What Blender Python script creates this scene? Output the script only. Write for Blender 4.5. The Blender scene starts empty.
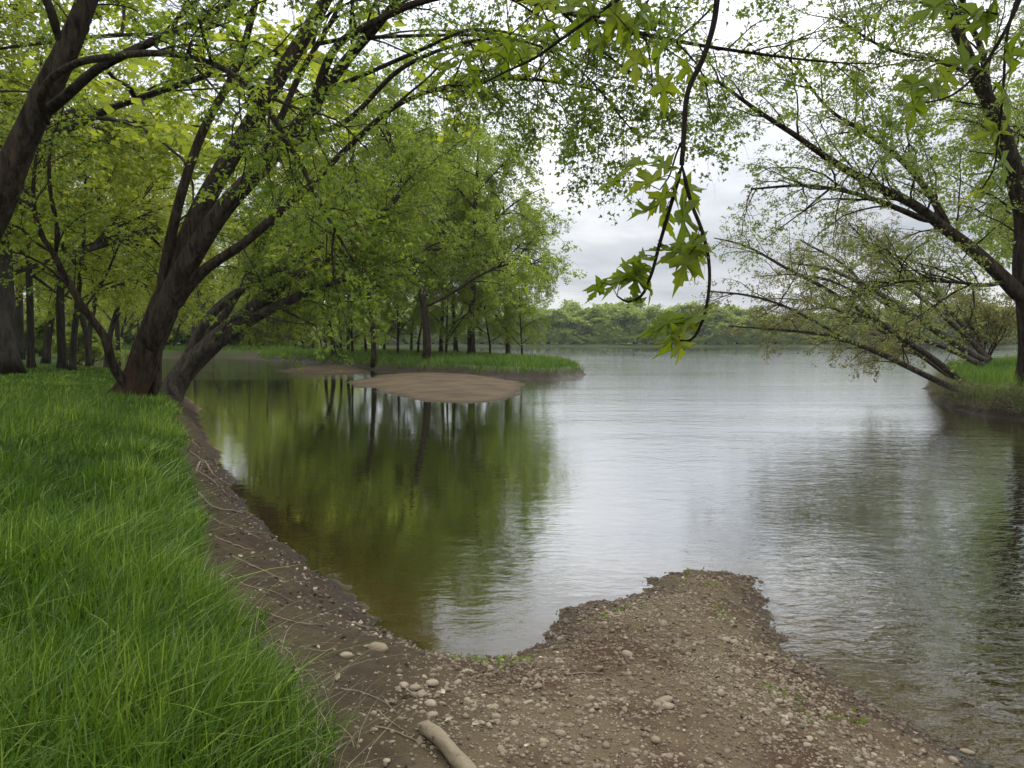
import bpy, math, random
import numpy as np

rng = np.random.default_rng(11)
random.seed(5)
SC = bpy.context.scene
COL = SC.collection
PI = math.pi

# ------------------------------------------------------------------ camera geometry
EYE = 2.3                      # eye height above the river
FOC = 759.0
PITCH = math.atan2(43, FOC)
HOR = 341.0

def ray(px, py):
    u, v = (px - 512) / FOC, (384 - py) / FOC
    return np.array([u, math.cos(PITCH) + v * math.sin(PITCH), -math.sin(PITCH) + v * math.cos(PITCH)])

def at(px, py, Y):             # point of the place seen at px, py at depth Y
    d = ray(px, py)
    return np.array([0, 0, EYE]) + d * (Y / d[1])

def gp(px, py, z=0.0):         # point of the place seen at px, py at height z
    d = ray(px, py)
    return np.array([0, 0, EYE]) + d * ((z - EYE) / d[2])

# ------------------------------------------------------------------ small tools
def tag(o, label=None, cat=None, group=None, kind=None):
    if label: o['label'] = label
    if cat: o['category'] = cat
    if group: o['group'] = group
    if kind: o['kind'] = kind
    return o

def empty(name, loc, label, cat, group=None):
    o = bpy.data.objects.new(name, None)
    o.empty_display_size = 0.3
    COL.objects.link(o)
    o.location = loc
    return tag(o, label, cat, group)

def mesh_np(name, verts, faces, mat=None, parent=None, smooth=True, fattr=None, pattr=None, off=None):
    """faces: list of int arrays (M, k)"""
    verts = np.asarray(verts, dtype=np.float32).reshape(-1, 3)
    if off is not None:
        verts = verts - np.asarray(off, dtype=np.float32)
    me = bpy.data.meshes.new(name)
    me.vertices.add(len(verts))
    me.vertices.foreach_set('co', verts.ravel())
    faces = [np.asarray(f, dtype=np.int32) for f in faces if len(f)]
    loops = np.concatenate([f.ravel() for f in faces])
    tot = np.concatenate([np.full(len(f), f.shape[1], dtype=np.int32) for f in faces])
    start = np.concatenate([[0], np.cumsum(tot)[:-1]]).astype(np.int32)
    me.loops.add(len(loops))
    me.loops.foreach_set('vertex_index', loops)
    me.polygons.add(len(tot))
    me.polygons.foreach_set('loop_start', start)
    me.update(calc_edges=True)
    if not smooth:
        me.shade_flat()
    else:
        me.shade_smooth()
    for k, a in (fattr or {}).items():
        me.attributes.new(k, 'FLOAT', 'FACE').data.foreach_set('value', np.asarray(a, dtype=np.float32))
    for k, a in (pattr or {}).items():
        me.attributes.new(k, 'FLOAT', 'POINT').data.foreach_set('value', np.asarray(a, dtype=np.float32))
    if mat: me.materials.append(mat)
    o = bpy.data.objects.new(name, me)
    COL.objects.link(o)
    if parent is not None: o.parent = parent
    return o

def copy_tree(o, parent=None):
    c = o.copy()
    COL.objects.link(c)
    if parent is not None: c.parent = parent
    for ch in list(o.children):
        copy_tree(ch, c)
    return c

def nrm(v):
    return v / np.maximum(np.linalg.norm(v, axis=-1, keepdims=True), 1e-9)

# value noise
_T = np.random.default_rng(3).random((256, 256)).astype(np.float64)
def vnoise(x, y):
    xi, yi = np.floor(x).astype(int), np.floor(y).astype(int)
    fx, fy = x - xi, y - yi
    fx, fy = fx * fx * (3 - 2 * fx), fy * fy * (3 - 2 * fy)
    a = _T[xi & 255, yi & 255]; b = _T[(xi + 1) & 255, yi & 255]
    c = _T[xi & 255, (yi + 1) & 255]; d = _T[(xi + 1) & 255, (yi + 1) & 255]
    return (a * (1 - fx) + b * fx) * (1 - fy) + (c * (1 - fx) + d * fx) * fy - 0.5
def fbm(x, y, o=4):
    s, a = 0, 1.0
    for i in range(o):
        s = s + a * vnoise(x * 2 ** i + 17.3 * i, y * 2 ** i + 5.1 * i); a *= 0.5
    return s

def sdist(poly, x, y):
    poly = np.asarray(poly)
    sh = x.shape
    x, y = x.ravel(), y.ravel()
    best = np.full(x.shape, 1e18); inside = np.zeros(x.shape, bool)
    n = len(poly)
    for i in range(n):
        ax, ay = poly[i]; bx, by = poly[(i + 1) % n]
        ex, ey = bx - ax, by - ay
        t = np.clip(((x - ax) * ex + (y - ay) * ey) / (ex * ex + ey * ey + 1e-12), 0, 1)
        dx, dy = x - ax - t * ex, y - ay - t * ey
        best = np.minimum(best, dx * dx + dy * dy)
        c = (ay > y) != (by > y)
        if ey != 0:
            inside ^= c & (x < ex * (y - ay) / ey + ax)
    d = np.sqrt(best)
    return np.where(inside, d, -d).reshape(sh)

def sstep(t):
    t = np.clip(t, 0, 1)
    return t * t * (3 - 2 * t)

# ------------------------------------------------------------------ materials
def new_mat(name):
    m = bpy.data.materials.new(name)
    m.use_nodes = True
    nt = m.node_tree
    nt.nodes.clear()
    out = nt.nodes.new('ShaderNodeOutputMaterial')
    return m, nt, out

class NB:
    def __init__(s, nt): s.nt = nt
    def n(s, t, **kw):
        nd = s.nt.nodes.new(t)
        for k, v in kw.items():
            if k == 'inp':
                for kk, vv in v.items():
                    if hasattr(vv, 'links') or isinstance(vv, bpy.types.NodeSocket): s.nt.links.new(vv, nd.inputs[kk])
                    else: nd.inputs[kk].default_value = vv
            else: setattr(nd, k, v)
        return nd
    def l(s, a, b): s.nt.links.new(a, b)
    def mix(s, f, a, b, blend='MIX'):
        nd = s.nt.nodes.new('ShaderNodeMix'); nd.data_type = 'RGBA'; nd.blend_type = blend
        for sock, v in ((nd.inputs[0], f), (nd.inputs[6], a), (nd.inputs[7], b)):
            if isinstance(v, bpy.types.NodeSocket): s.nt.links.new(v, sock)
            elif isinstance(v, (int, float)): sock.default_value = v
            else: sock.default_value = (*v, 1) if len(v) == 3 else v
        return nd.outputs[2]
    def math(s, op, a, b=0.0, c=0.0, clamp=False):
        nd = s.nt.nodes.new('ShaderNodeMath'); nd.operation = op; nd.use_clamp = clamp
        for i, v in enumerate((a, b, c)):
            if isinstance(v, bpy.types.NodeSocket): s.nt.links.new(v, nd.inputs[i])
            else: nd.inputs[i].default_value = v
        return nd.outputs[0]
    def ramp(s, f, stops, interp='LINEAR'):
        nd = s.nt.nodes.new('ShaderNodeValToRGB'); cr = nd.color_ramp; cr.interpolation = interp
        while len(cr.elements) < len(stops): cr.elements.new(0.5)
        for e, (p, c) in zip(cr.elements, stops):
            e.position = p; e.color = (*c, 1) if len(c) == 3 else c
        s.nt.links.new(f, nd.inputs[0])
        return nd.outputs[0]
    def noise(s, vec, scale, detail=4, rough=0.55, dist=0.0):
        nd = s.nt.nodes.new('ShaderNodeTexNoise')
        nd.inputs['Scale'].default_value = scale; nd.inputs['Detail'].default_value = detail
        nd.inputs['Roughness'].default_value = rough; nd.inputs['Distortion'].default_value = dist
        if vec is not None: s.nt.links.new(vec, nd.inputs['Vector'])
        return nd.outputs[0]
    def attr(s, name):
        nd = s.nt.nodes.new('ShaderNodeAttribute'); nd.attribute_name = name
        return nd.outputs['Fac']
    def coord(s, which='Object'):
        return s.nt.nodes.new('ShaderNodeTexCoord').outputs[which]
    def mapv(s, vec, scale=(1, 1, 1), rot=(0, 0, 0)):
        nd = s.nt.nodes.new('ShaderNodeMapping')
        nd.inputs['Scale'].default_value = scale; nd.inputs['Rotation'].default_value = rot
        s.nt.links.new(vec, nd.inputs['Vector'])
        return nd.outputs[0]

def leaf_mat(name, dark, mid, light, trans=0.4, yellow=(1.15, 1.1, 0.6)):
    m, nt, out = new_mat(name)
    b = NB(nt)
    c = b.ramp(b.attr('tint'), [(0.0, dark), (0.5, mid), (1.0, light)])
    pr = b.n('ShaderNodeBsdfPrincipled', inp={'Base Color': c, 'Roughness': 0.5, 'Specular IOR Level': 0.35})
    tc = b.mix(1.0, c, yellow, 'MULTIPLY')
    tr = b.n('ShaderNodeBsdfTranslucent', inp={'Color': tc})
    mx = b.n('ShaderNodeMixShader', inp={0: trans})
    b.l(pr.outputs[0], mx.inputs[1]); b.l(tr.outputs[0], mx.inputs[2])
    b.l(mx.outputs[0], out.inputs[0])
    return m

def bark_mat(name, dark, light, scale=1.0, rot=None):
    m, nt, out = new_mat(name)
    b = NB(nt)
    co = b.coord('Object')
    v = b.mapv(co, (9 * scale, 9 * scale, 1.5 * scale))
    na = b.noise(v, 0.95, 5, 0.62, 0.5); nb = b.noise(v, 3.0, 5, 0.65, 0.3)
    n1 = b.math('ADD', b.math('MULTIPLY', na, .6), b.math('MULTIPLY', nb, .4))
    n2 = b.noise(co, 1.3, 4)
    c = b.mix(b.ramp(n1, [(0.42, (0, 0, 0)), (0.60, (1, 1, 1))]), dark, light)
    c = b.mix(b.math('MULTIPLY', n2, 0.6), c, tuple(0.55 * q for q in light))
    # lichen / moss flecks
    n3 = b.noise(co, 4.5, 5, 0.7)
    c = b.mix(b.ramp(n3, [(0.58, (0, 0, 0)), (0.72, (0.5, 0.5, 0.5))]), c, (0.055, 0.058, 0.034))
    if rot:   # reddish exposed wood low on the trunk
        sep = b.n('ShaderNodeSeparateXYZ'); b.l(co, sep.inputs[0])
        low = b.math('SUBTRACT', 1.0, b.math('DIVIDE', sep.outputs[2], 1.5), clamp=True)
        n4 = b.noise(b.mapv(co, (3, 3, 1.0)), 1.6, 5, 0.6)
        f = b.math('MULTIPLY', low, b.ramp(n4, [(0.42, (0, 0, 0)), (0.56, (1, 1, 1))]))
        c = b.mix(f, c, rot)
    bp = b.n('ShaderNodeBump', inp={'Strength': 1.0, 'Distance': 0.20, 'Height': n1})
    pr = b.n('ShaderNodeBsdfPrincipled', inp={'Base Color': c, 'Roughness': 0.9, 'Specular IOR Level': 0.08, 'Normal': bp.outputs[0]})
    b.l(pr.outputs[0], out.inputs[0])
    return m

M = {}
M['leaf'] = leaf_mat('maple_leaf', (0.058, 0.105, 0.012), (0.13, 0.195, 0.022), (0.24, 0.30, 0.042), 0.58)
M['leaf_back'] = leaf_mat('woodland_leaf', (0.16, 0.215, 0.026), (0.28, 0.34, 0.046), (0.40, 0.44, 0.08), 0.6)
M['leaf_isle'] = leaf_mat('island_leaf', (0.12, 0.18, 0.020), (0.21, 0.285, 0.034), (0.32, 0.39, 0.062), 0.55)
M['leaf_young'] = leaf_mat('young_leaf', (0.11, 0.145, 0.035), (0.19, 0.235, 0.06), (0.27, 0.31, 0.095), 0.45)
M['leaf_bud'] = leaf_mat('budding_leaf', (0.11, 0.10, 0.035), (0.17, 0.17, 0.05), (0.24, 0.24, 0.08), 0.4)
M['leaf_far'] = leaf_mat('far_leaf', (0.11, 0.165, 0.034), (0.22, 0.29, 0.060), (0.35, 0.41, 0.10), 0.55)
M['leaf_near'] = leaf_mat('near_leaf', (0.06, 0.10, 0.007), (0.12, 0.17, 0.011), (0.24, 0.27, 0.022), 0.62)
M['grass'] = leaf_mat('grass_blade', (0.026, 0.060, 0.005), (0.070, 0.138, 0.010), (0.23, 0.31, 0.050), 0.4, (1.1, 1.1, 0.6))
M['straw'] = leaf_mat('straw', (0.10, 0.085, 0.045), (0.20, 0.17, 0.09), (0.32, 0.28, 0.16), 0.25, (1, 1, 0.9))
M['bark'] = bark_mat('maple_bark', (0.004, 0.003, 0.0022), (0.066, 0.050, 0.033), 1.0)
M['bark_rot'] = bark_mat('rotting_maple_bark', (0.004, 0.003, 0.0022), (0.066, 0.050, 0.033), 1.0, (0.060, 0.030, 0.015))
M['bark_pale'] = bark_mat('pale_bark', (0.018, 0.015, 0.011), (0.115, 0.096, 0.072), 1.0)
M['twig'] = bark_mat('twig_bark', (0.02, 0.014, 0.011), (0.05, 0.038, 0.03), 3.0)
M['bark_far'] = bark_mat('grey_bark', (0.016, 0.014, 0.011), (0.070, 0.060, 0.047), 0.7)

def ground_mat():
    m, nt, out = new_mat('river_ground')
    b = NB(nt)
    co = b.coord('Object')
    d = b.attr('shore'); g = b.attr('grassy'); gv = b.attr('gravel')
    n1 = b.noise(co, 1.7, 6, 0.6); n2 = b.noise(co, 14, 6, 0.7); n3 = b.noise(co, 60, 4, 0.7)
    mud = b.mix(n2, (0.026, 0.0195, 0.0105), (0.102, 0.078, 0.046))
    mud = b.mix(b.ramp(n1, [(0.42, (0, 0, 0)), (0.62, (1, 1, 1))]), mud, (0.050, 0.036, 0.024))
    grav = b.mix(n3, (0.060, 0.043, 0.025), (0.20, 0.155, 0.092))
    red = b.ramp(b.noise(co, 1.1, 5, 0.65), [(0.47, (0, 0, 0)), (0.58, (1, 1, 1))])
    grav = b.mix(b.math('MULTIPLY', red, 0.8), grav, (0.062, 0.033, 0.021))
    c = b.mix(gv, mud, grav)
    # wet margin; on island and right bank also shade painted on the bank face
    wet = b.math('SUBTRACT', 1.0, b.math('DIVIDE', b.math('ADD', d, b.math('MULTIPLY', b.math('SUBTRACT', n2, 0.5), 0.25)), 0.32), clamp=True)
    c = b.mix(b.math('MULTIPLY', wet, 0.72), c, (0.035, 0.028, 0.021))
    soil = b.mix(n2, (0.03, 0.055, 0.012), (0.07, 0.10, 0.025))
    c = b.mix(g, c, soil)
    # river bed under water
    bed = b.mix(n2, (0.07, 0.050, 0.024), (0.17, 0.125, 0.062))
    uw = b.math('MULTIPLY', d, -8.0, clamp=True)
    c = b.mix(uw, c, bed)
    rough = b.math('SUBTRACT', 0.92, b.math('MULTIPLY', wet, 0.35))
    h = b.math('ADD', b.math('MULTIPLY', n2, 0.6), b.math('MULTIPLY', n3, 0.4))
    bp = b.n('ShaderNodeBump', inp={'Strength': 1.0, 'Distance': 0.05, 'Height': h})
    pr = b.n('ShaderNodeBsdfPrincipled', inp={'Base Color': c, 'Roughness': rough, 'Specular IOR Level': 0.08, 'Normal': bp.outputs[0]})
    b.l(pr.outputs[0], out.inputs[0])
    return m
M['ground'] = ground_mat()

def sand_mat():
    m, nt, out = new_mat('damp_sand')
    b = NB(nt)
    co = b.coord('Object'); d = b.attr('shore')
    n1 = b.noise(co, 0.6, 5); n2 = b.noise(co, 9, 6, 0.7)
    c = b.mix(n2, (0.060, 0.042, 0.023), (0.125, 0.092, 0.053))
    c = b.mix(b.ramp(n1, [(0.45, (0, 0, 0)), (0.60, (0.75, 0.75, 0.75))]), c, (0.050, 0.038, 0.026))
    nz = b.noise(b.mapv(co, (.5, 1.6, 1)), 1.6, 6, 0.7)
    c = b.mix(b.ramp(nz, [(0.50, (0, 0, 0)), (0.60, (0.6, 0.6, 0.6))]), c, (0.055, 0.042, 0.028))
    wet = b.math('SUBTRACT', 1.0, b.math('DIVIDE', b.math('ADD', d, b.math('MULTIPLY', b.math('SUBTRACT', n1, .5), 1.4)), 0.6), clamp=True)
    c = b.mix(b.math('MULTIPLY', wet, 0.8), c, (0.032, 0.024, 0.016))
    bp = b.n('ShaderNodeBump', inp={'Strength': 0.5, 'Distance': 0.03, 'Height': n2})
    pr = b.n('ShaderNodeBsdfPrincipled', inp={'Base Color': c, 'Roughness': 0.9, 'Specular IOR Level': 0.08, 'Normal': bp.outputs[0]})
    b.l(pr.outputs[0], out.inputs[0])
    return m
M['sand'] = sand_mat()

def stone_mat():
    m, nt, out = new_mat('river_stone')
    b = NB(nt)
    co = b.coord('Object'); t = b.attr('tint')
    n2 = b.noise(co, 45, 5, 0.7)
    c = b.ramp(t, [(0.0, (0.075, 0.052, 0.037)), (0.35, (0.16, 0.125, 0.085)), (0.7, (0.24, 0.195, 0.13)), (1.0, (0.33, 0.28, 0.20))])
    c = b.mix(b.math('MULTIPLY', n2, 0.7), c, (0.11, 0.085, 0.06))
    bp = b.n('ShaderNodeBump', inp={'Strength': 0.4, 'Distance': 0.006, 'Height': n2})
    pr = b.n('ShaderNodeBsdfPrincipled', inp={'Base Color': c, 'Roughness': 0.85, 'Specular IOR Level': 0.12, 'Normal': bp.outputs[0]})
    b.l(pr.outputs[0], out.inputs[0])
    return m
M['stone'] = stone_mat()

def wood_mat(name, a, c2, spots):
    m, nt, out = new_mat(name)
    b = NB(nt)
    co = b.coord('Object')
    n1 = b.noise(b.mapv(co, (4, 4, 4)), 7, 6, 0.65)
    n2 = b.noise(co, 22, 4, 0.6)
    c = b.mix(n1, a, c2)
    c = b.mix(b.ramp(n2, [(0.60, (0, 0, 0)), (0.68, (1, 1, 1))]), c, spots)
    bp = b.n('ShaderNodeBump', inp={'Strength': 0.6, 'Distance': 0.01, 'Height': n1})
    pr = b.n('ShaderNodeBsdfPrincipled', inp={'Base Color': c, 'Roughness': 0.8, 'Normal': bp.outputs[0]})
    b.l(pr.outputs[0], out.inputs[0])
    return m
M['drift'] = wood_mat('driftwood', (0.10, 0.075, 0.043), (0.22, 0.175, 0.105), (0.04, 0.028, 0.018))
M['stick'] = wood_mat('dry_stick', (0.10, 0.072, 0.046), (0.21, 0.16, 0.105), (0.09, 0.06, 0.045))
def litter_mat():
    m, nt, out = new_mat('litter_chips')
    b = NB(nt)
    c = b.ramp(b.attr('tint'), [(0, (0.03, 0.02, 0.014)), (0.6, (0.10, 0.068, 0.042)), (0.85, (0.17, 0.125, 0.08)), (1, (0.36, 0.30, 0.21))])
    pr = b.n('ShaderNodeBsdfPrincipled', inp={'Base Color': c, 'Roughness': 0.8})
    b.l(pr.outputs[0], out.inputs[0])
    return m
M['litter'] = litter_mat()

def water_mat():
    m, nt, out = new_mat('river_water')
    b = NB(nt)
    co = b.coord('Object')
    dep = b.attr('depth'); calm = b.attr('ripple')
    # small wind ripples running across the river, broader swell below them
    v1 = b.mapv(co, (1.0, 1.9, 1.0), (0, 0, math.radians(-14)))
    v2 = b.mapv(co, (1.0, 1.6, 1.0), (0, 0, math.radians(22)))
    a = b.noise(v1, 5.2, 3, 0.55, 0.5)
    c = b.noise(v2, 1.5, 2, 0.5, 0.3)
    e = b.noise(v1, 15.0, 2, 0.5, 0.2)
    h = b.math('ADD', b.math('ADD', b.math('MULTIPLY', a, 0.011), b.math('MULTIPLY', c, 0.020)), b.math('MULTIPLY', e, 0.0012))
    patch = b.noise(b.mapv(co, (0.03, 0.22, 1)), 1.0, 4, 0.65)
    h = b.math('MULTIPLY', h, b.math('MULTIPLY', calm, b.math('MULTIPLY', b.math('POWER', patch, 2.0), 3.6)))
    bp = b.n('ShaderNodeBump', inp={'Strength': 1.0, 'Distance': 1.0, 'Height': h})
    fr = b.n('ShaderNodeFresnel', inp={'IOR': 1.333, 'Normal': bp.outputs[0]})
    gl = b.n('ShaderNodeBsdfGlossy', inp={'Color': (0.96, 0.97, 0.98, 1), 'Roughness': 0.0, 'Normal': bp.outputs[0]})
    # clear shallow water goes over into murky olive depth
    murk = b.n('ShaderNodeBsdfDiffuse', inp={'Color': (0.022, 0.021, 0.008, 1)})
    clear = b.n('ShaderNodeBsdfTransparent', inp={'Color': (0.80, 0.78, 0.55, 1)})
    f = b.math('SUBTRACT', 1.0, b.math('POWER', 2.718, b.math('MULTIPLY', dep, -2.2)), clamp=True)
    body = b.n('ShaderNodeMixShader', inp={0: f}); b.l(clear.outputs[0], body.inputs[1]); b.l(murk.outputs[0], body.inputs[2])
    frs = b.math('SUBTRACT', 1.0, b.math('POWER', b.math('SUBTRACT', 1.0, fr.outputs[0], clamp=True), 3.0))
    frs = b.math('MULTIPLY', frs, b.math('DIVIDE', fr.outputs[0], 0.17, clamp=True))
    mx = b.n('ShaderNodeMixShader', inp={0: frs}); b.l(body.outputs[0], mx.inputs[1]); b.l(gl.outputs[0], mx.inputs[2])
    b.l(mx.outputs[0], out.inputs[0])
    return m
M['water'] = water_mat()

# ------------------------------------------------------------------ the lie of the land
def G2(px, py, z=0.0):
    p = gp(px, py, z); return (p[0], p[1])

SHORE = [(-62, 106), (-46, 80), (-31, 55), (-20.5, 42), G2(165, 388), G2(190, 405), G2(205, 440), G2(225, 478), G2(245, 510),
         G2(290, 552), G2(340, 592), G2(385, 634), G2(430, 655), G2(470, 661), G2(520, 658), G2(548, 641), G2(572, 614), G2(610, 598),
         G2(643, 593), G2(650, 579), G2(690, 573), G2(722, 574), G2(752, 578), G2(760, 596), G2(770, 625), G2(800, 656), G2(850, 692),
         G2(900, 722), G2(950, 748), G2(1000, 778), (3.1, 2.4), (3.9, 0.6), (5, -6), (-130, -6), (-130, 106)]
GRASS = [(-63, 106), (-47, 80), (-32, 55), (-21.6, 42), (-18, 37), (-12.7, 27), (-9.3, 20.5), (-6.9, 15.5), G2(178, 440, .68), G2(196, 490, .68),
         G2(200, 560, .68), G2(228, 600, .68), G2(280, 660, .68), G2(318, 720, .68), G2(340, 768, .68), (-.55, 1.5), (-.3, 0), (0.2, -6),
         (-130, -6), (-130, 106)]
FARB = [(-900, 318), (-300, 312), (-160, 306), (-80, 300), (0, 296), (60, 301), (120, 297), (180, 303), (300, 296), (900, 300), (900, 1900), (-900, 1900)]
INLET = [(-27, 101), (-36, 106), (-47, 109), (-60, 107), (-75, 111), (-110, 108), (-300, 108), (-900, 110), (-900, 320), (-220, 310), (-130, 285), (-80, 230), (-48, 170), (-34, 128)]
ISLAND = [G2(301, 362), G2(340, 367.5), G2(375, 371), G2(420, 373.5), G2(460, 375.5), G2(505, 378), G2(555, 379.6), G2(576, 378), (5.0, 51.5), (4.9, 56), (3.2, 68), (-1, 82), (-10, 98),
          (-22, 112), (-34, 116), (-34, 100), (-30, 92)]
BANKR = [(14.1, 25.6), (15.0, 28.4), (18.2, 35), (23, 43), (30, 50), (45, 57), (90, 60), (90, 0), (24, 3), (17, 10), (14.8, 16), (13.9, 21), (13.7, 24.2)]
BANKR = [(x_ + .95, y_) for x_, y_ in BANKR]
BAR1 = [G2(342, 384), G2(372, 377), G2(405, 372.8), G2(450, 373.4), G2(490, 376), G2(515, 381.5), G2(523, 387), G2(521, 394), G2(505, 401), G2(470, 404), G2(420, 400), G2(375, 390)]
BAR2 = [G2(273, 370.5), G2(300, 368), G2(330, 366.5), G2(362, 367), G2(368, 370), G2(362, 374), G2(330, 375), G2(300, 374.5)]

def under(d): return np.maximum(-0.07 * np.abs(d) - 0.06 * np.abs(d) ** 1.5, -2.2)

def land(x, y):
    """height, shore distance, grass distance of the near bank and the far banks"""
    wob = 0.10 * fbm(x * 1.6, y * 1.6, 3) * np.clip(y / 6, .3, 6) + 0.09 * fbm(x * 7, y * 7, 2) * np.clip((9.5 - np.hypot(x, y)) / 2, 0, 1)
    d = sdist(SHORE, x, y) + wob
    dg = sdist(GRASS, x, y) + wob * 0.8
    t = np.clip(d, 0, None) / np.maximum(np.clip(d, 0, None) + np.clip(-dg, 0, None), 1e-6)
    zb = 0.66 * t ** 0.9
    zi = 0.66 + 0.22 * (1 - np.exp(-np.clip(dg, 0, None) / 1.5)) + np.minimum(0.035 * np.clip(dg, 0, None), 0.95)
    z = np.where(d < 0, under(d), np.where(dg > 0, zi, zb))
    near = (np.hypot(x, y) < 40)
    z = z + np.where(d > -0.6, np.clip((d + .3) * 2, 0, 1) * (0.035 * fbm(x * 2.4, y * 2.4, 3) + 0.022 * fbm(x * 9, y * 9, 3)) * near, 0)
    d2 = sdist(FARB, x, y) + 2.0 * fbm(x * 0.06, y * 0.06, 3)
    z2 = np.where(d2 < 0, under(d2), 1.0 * sstep(d2 / 2.0) + np.minimum(0.014 * np.clip(d2 - 40, 0, None), 9))
    d3 = sdist(INLET, x, y) + 1.2 * fbm(x * 0.2, y * 0.2, 3)
    z3 = np.where(d3 < 0, under(d3), 0.95 * sstep(d3 / 2.2) + np.minimum(0.012 * np.clip(d3, 0, None), 1))
    zz = np.maximum(np.maximum(z, z2), z3)
    dd = np.maximum(np.maximum(d, d2 * .05), d3 * .06)
    gg = np.maximum(np.maximum(dg, d2 - 1.2), d3 - 2.0)
    return zz, dd, gg

def mound(poly, x, y, h, w, wobs=0.3, wobf=0.5, rise=0.0):
    d = sdist(poly, x, y) + wobs * fbm(x * wobf, y * wobf, 4)
    z = np.where(d < 0, under(d), h * sstep(d / w) ** 0.8 + np.minimum(rise * np.clip(d, 0, None), 0.6))
    return z, d

def land_z(x, y):
    return float(land(np.array([x], float), np.array([y], float))[0][0])

def axis(lo, hi, a, b, fine, ratio):
    mid = list(np.arange(a, b, fine))
    up, s, v = [], fine, b
    while v < hi: up.append(v); s *= ratio; v += s
    up.append(hi)
    dn, s, v = [], fine, a - fine
    while v > lo: dn.append(v); s *= ratio; v -= s
    dn.append(lo)
    return np.array(dn[::-1] + mid + up)

def grid_faces(nx, ny):
    i = np.arange(nx * ny).reshape(ny, nx)
    return np.stack([i[:-1, :-1], i[:-1, 1:], i[1:, 1:], i[1:, :-1]], -1).reshape(-1, 4)

def sheet(name, xs, ys, fn, mat, **kw):
    X, Y = np.meshgrid(xs, ys)
    Z, attrs = fn(X, Y)
    o = mesh_np(name, np.stack([X, Y, Z], -1), [grid_faces(len(xs), len(ys))], mat, pattr={k: v.ravel() for k, v in attrs.items()})
    tag(o, kind='structure', **kw)
    return o

def f_ground(X, Y):
    z, d, g = land(X, Y)
    gv = sstep((X + 0.75 - 0.12 * (Y - 4)) / 0.9 + 0.5 * fbm(X * 2, Y * 2, 3)) * (Y < 12)
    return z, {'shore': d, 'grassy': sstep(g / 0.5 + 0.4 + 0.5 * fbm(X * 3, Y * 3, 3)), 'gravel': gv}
gx = axis(-2200, 2200, -3.4, 4.2, 0.035, 1.03)
gy = axis(-60, 2200, 2.0, 8.0, 0.035, 1.028)
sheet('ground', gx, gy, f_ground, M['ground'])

def all_depth(X, Y):
    z = land(X, Y)[0]
    for p, w in ((ISLAND, .8), (BANKR, .8), (BAR1, 3), (BAR2, 3)):
        z = np.maximum(z, mound(p, X, Y, .2, w, 0.0)[0])
    return z
def f_water(X, Y):
    dep = np.clip(-all_depth(X, Y), 0, 3)
    # sheltered behind the bank on the left, rippled in the open river
    r = 0.125 + 0.52 * sstep((X + 1.2 + 0.02 * (Y - 8)) / 5.0 + 0.25 * fbm(X * .3, Y * .3, 3))
    r = np.maximum(r, 0.55 + .5 * sstep((Y - 45) / 60)) * (Y > 45) + r * (Y <= 45)
    return np.zeros_like(X), {'depth': dep, 'ripple': r}
sheet('water', axis(-2200, 2200, -7, 7, 0.07, 1.05), axis(-60, 2200, 3, 12, 0.07, 1.05), f_water, M['water'])

def f_isle(X, Y):
    z, d = mound(ISLAND, X, Y, 0.62, 0.9, 0.6, 0.8, 0.03)
    z = np.where(d < -1, -1.2, z) + np.where(d > .2, 0.06 * fbm(X * 1.5, Y * 1.5), 0)
    return z, {'shore': d * 0.06, 'edge': d, 'grassy': sstep((d - 0.4) / 0.5 + 0.4 * fbm(X * 2, Y * 2)), 'gravel': 0 * X}  # shore distance shrunk: wet tone darkens the whole face, shade included in the colour
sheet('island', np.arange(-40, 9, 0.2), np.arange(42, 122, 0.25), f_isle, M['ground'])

def f_bankr(X, Y):
    z, d = mound(BANKR, X, Y, 0.80, 1.0, 0.45, 1.2, 0.03)
    z = np.where(d < -1, -1.2, z) + np.where(d > .0, 0.10 * fbm(X * 1.5, Y * 1.5) + .10 * fbm(X * 6, Y * 6, 3) * sstep(d * 4), 0)
    return z, {'shore': d * 0.05, 'edge': d, 'grassy': sstep((d - 0.35) / 0.4 + 0.4 * fbm(X * 2, Y * 2)), 'gravel': 0 * X}  # wet darkening stretched inland, painting shade onto the muddy bank face too
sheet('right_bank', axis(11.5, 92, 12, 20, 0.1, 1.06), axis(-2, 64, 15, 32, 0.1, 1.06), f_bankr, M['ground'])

def f_bar(poly, h, w):
    def f(X, Y):
        z, d = mound(poly, X, Y, h, w, 0.8, 0.35)
        z = np.where(d < -1.0, -0.8, z) + np.where(d > 0.1, 0.035 * fbm(X * .8, Y * 1.4) + .015 * fbm(X * 4, Y * 4), 0)
        return z, {'shore': d}
    return f
b1 = np.array(BAR1); b2 = np.array(BAR2)
sheet('sandbar', np.arange(b1[:, 0].min() - 2, b1[:, 0].max() + 2, .12), np.arange(b1[:, 1].min() - 2, b1[:, 1].max() + 2, .15), f_bar(BAR1, .15, 2.6), M['sand'])
sheet('sandbar', np.arange(b2[:, 0].min() - 2, b2[:, 0].max() + 2, .15), np.arange(b2[:, 1].min() - 2, b2[:, 1].max() + 2, .2), f_bar(BAR2, .24, 1.8), M['sand'])

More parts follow.
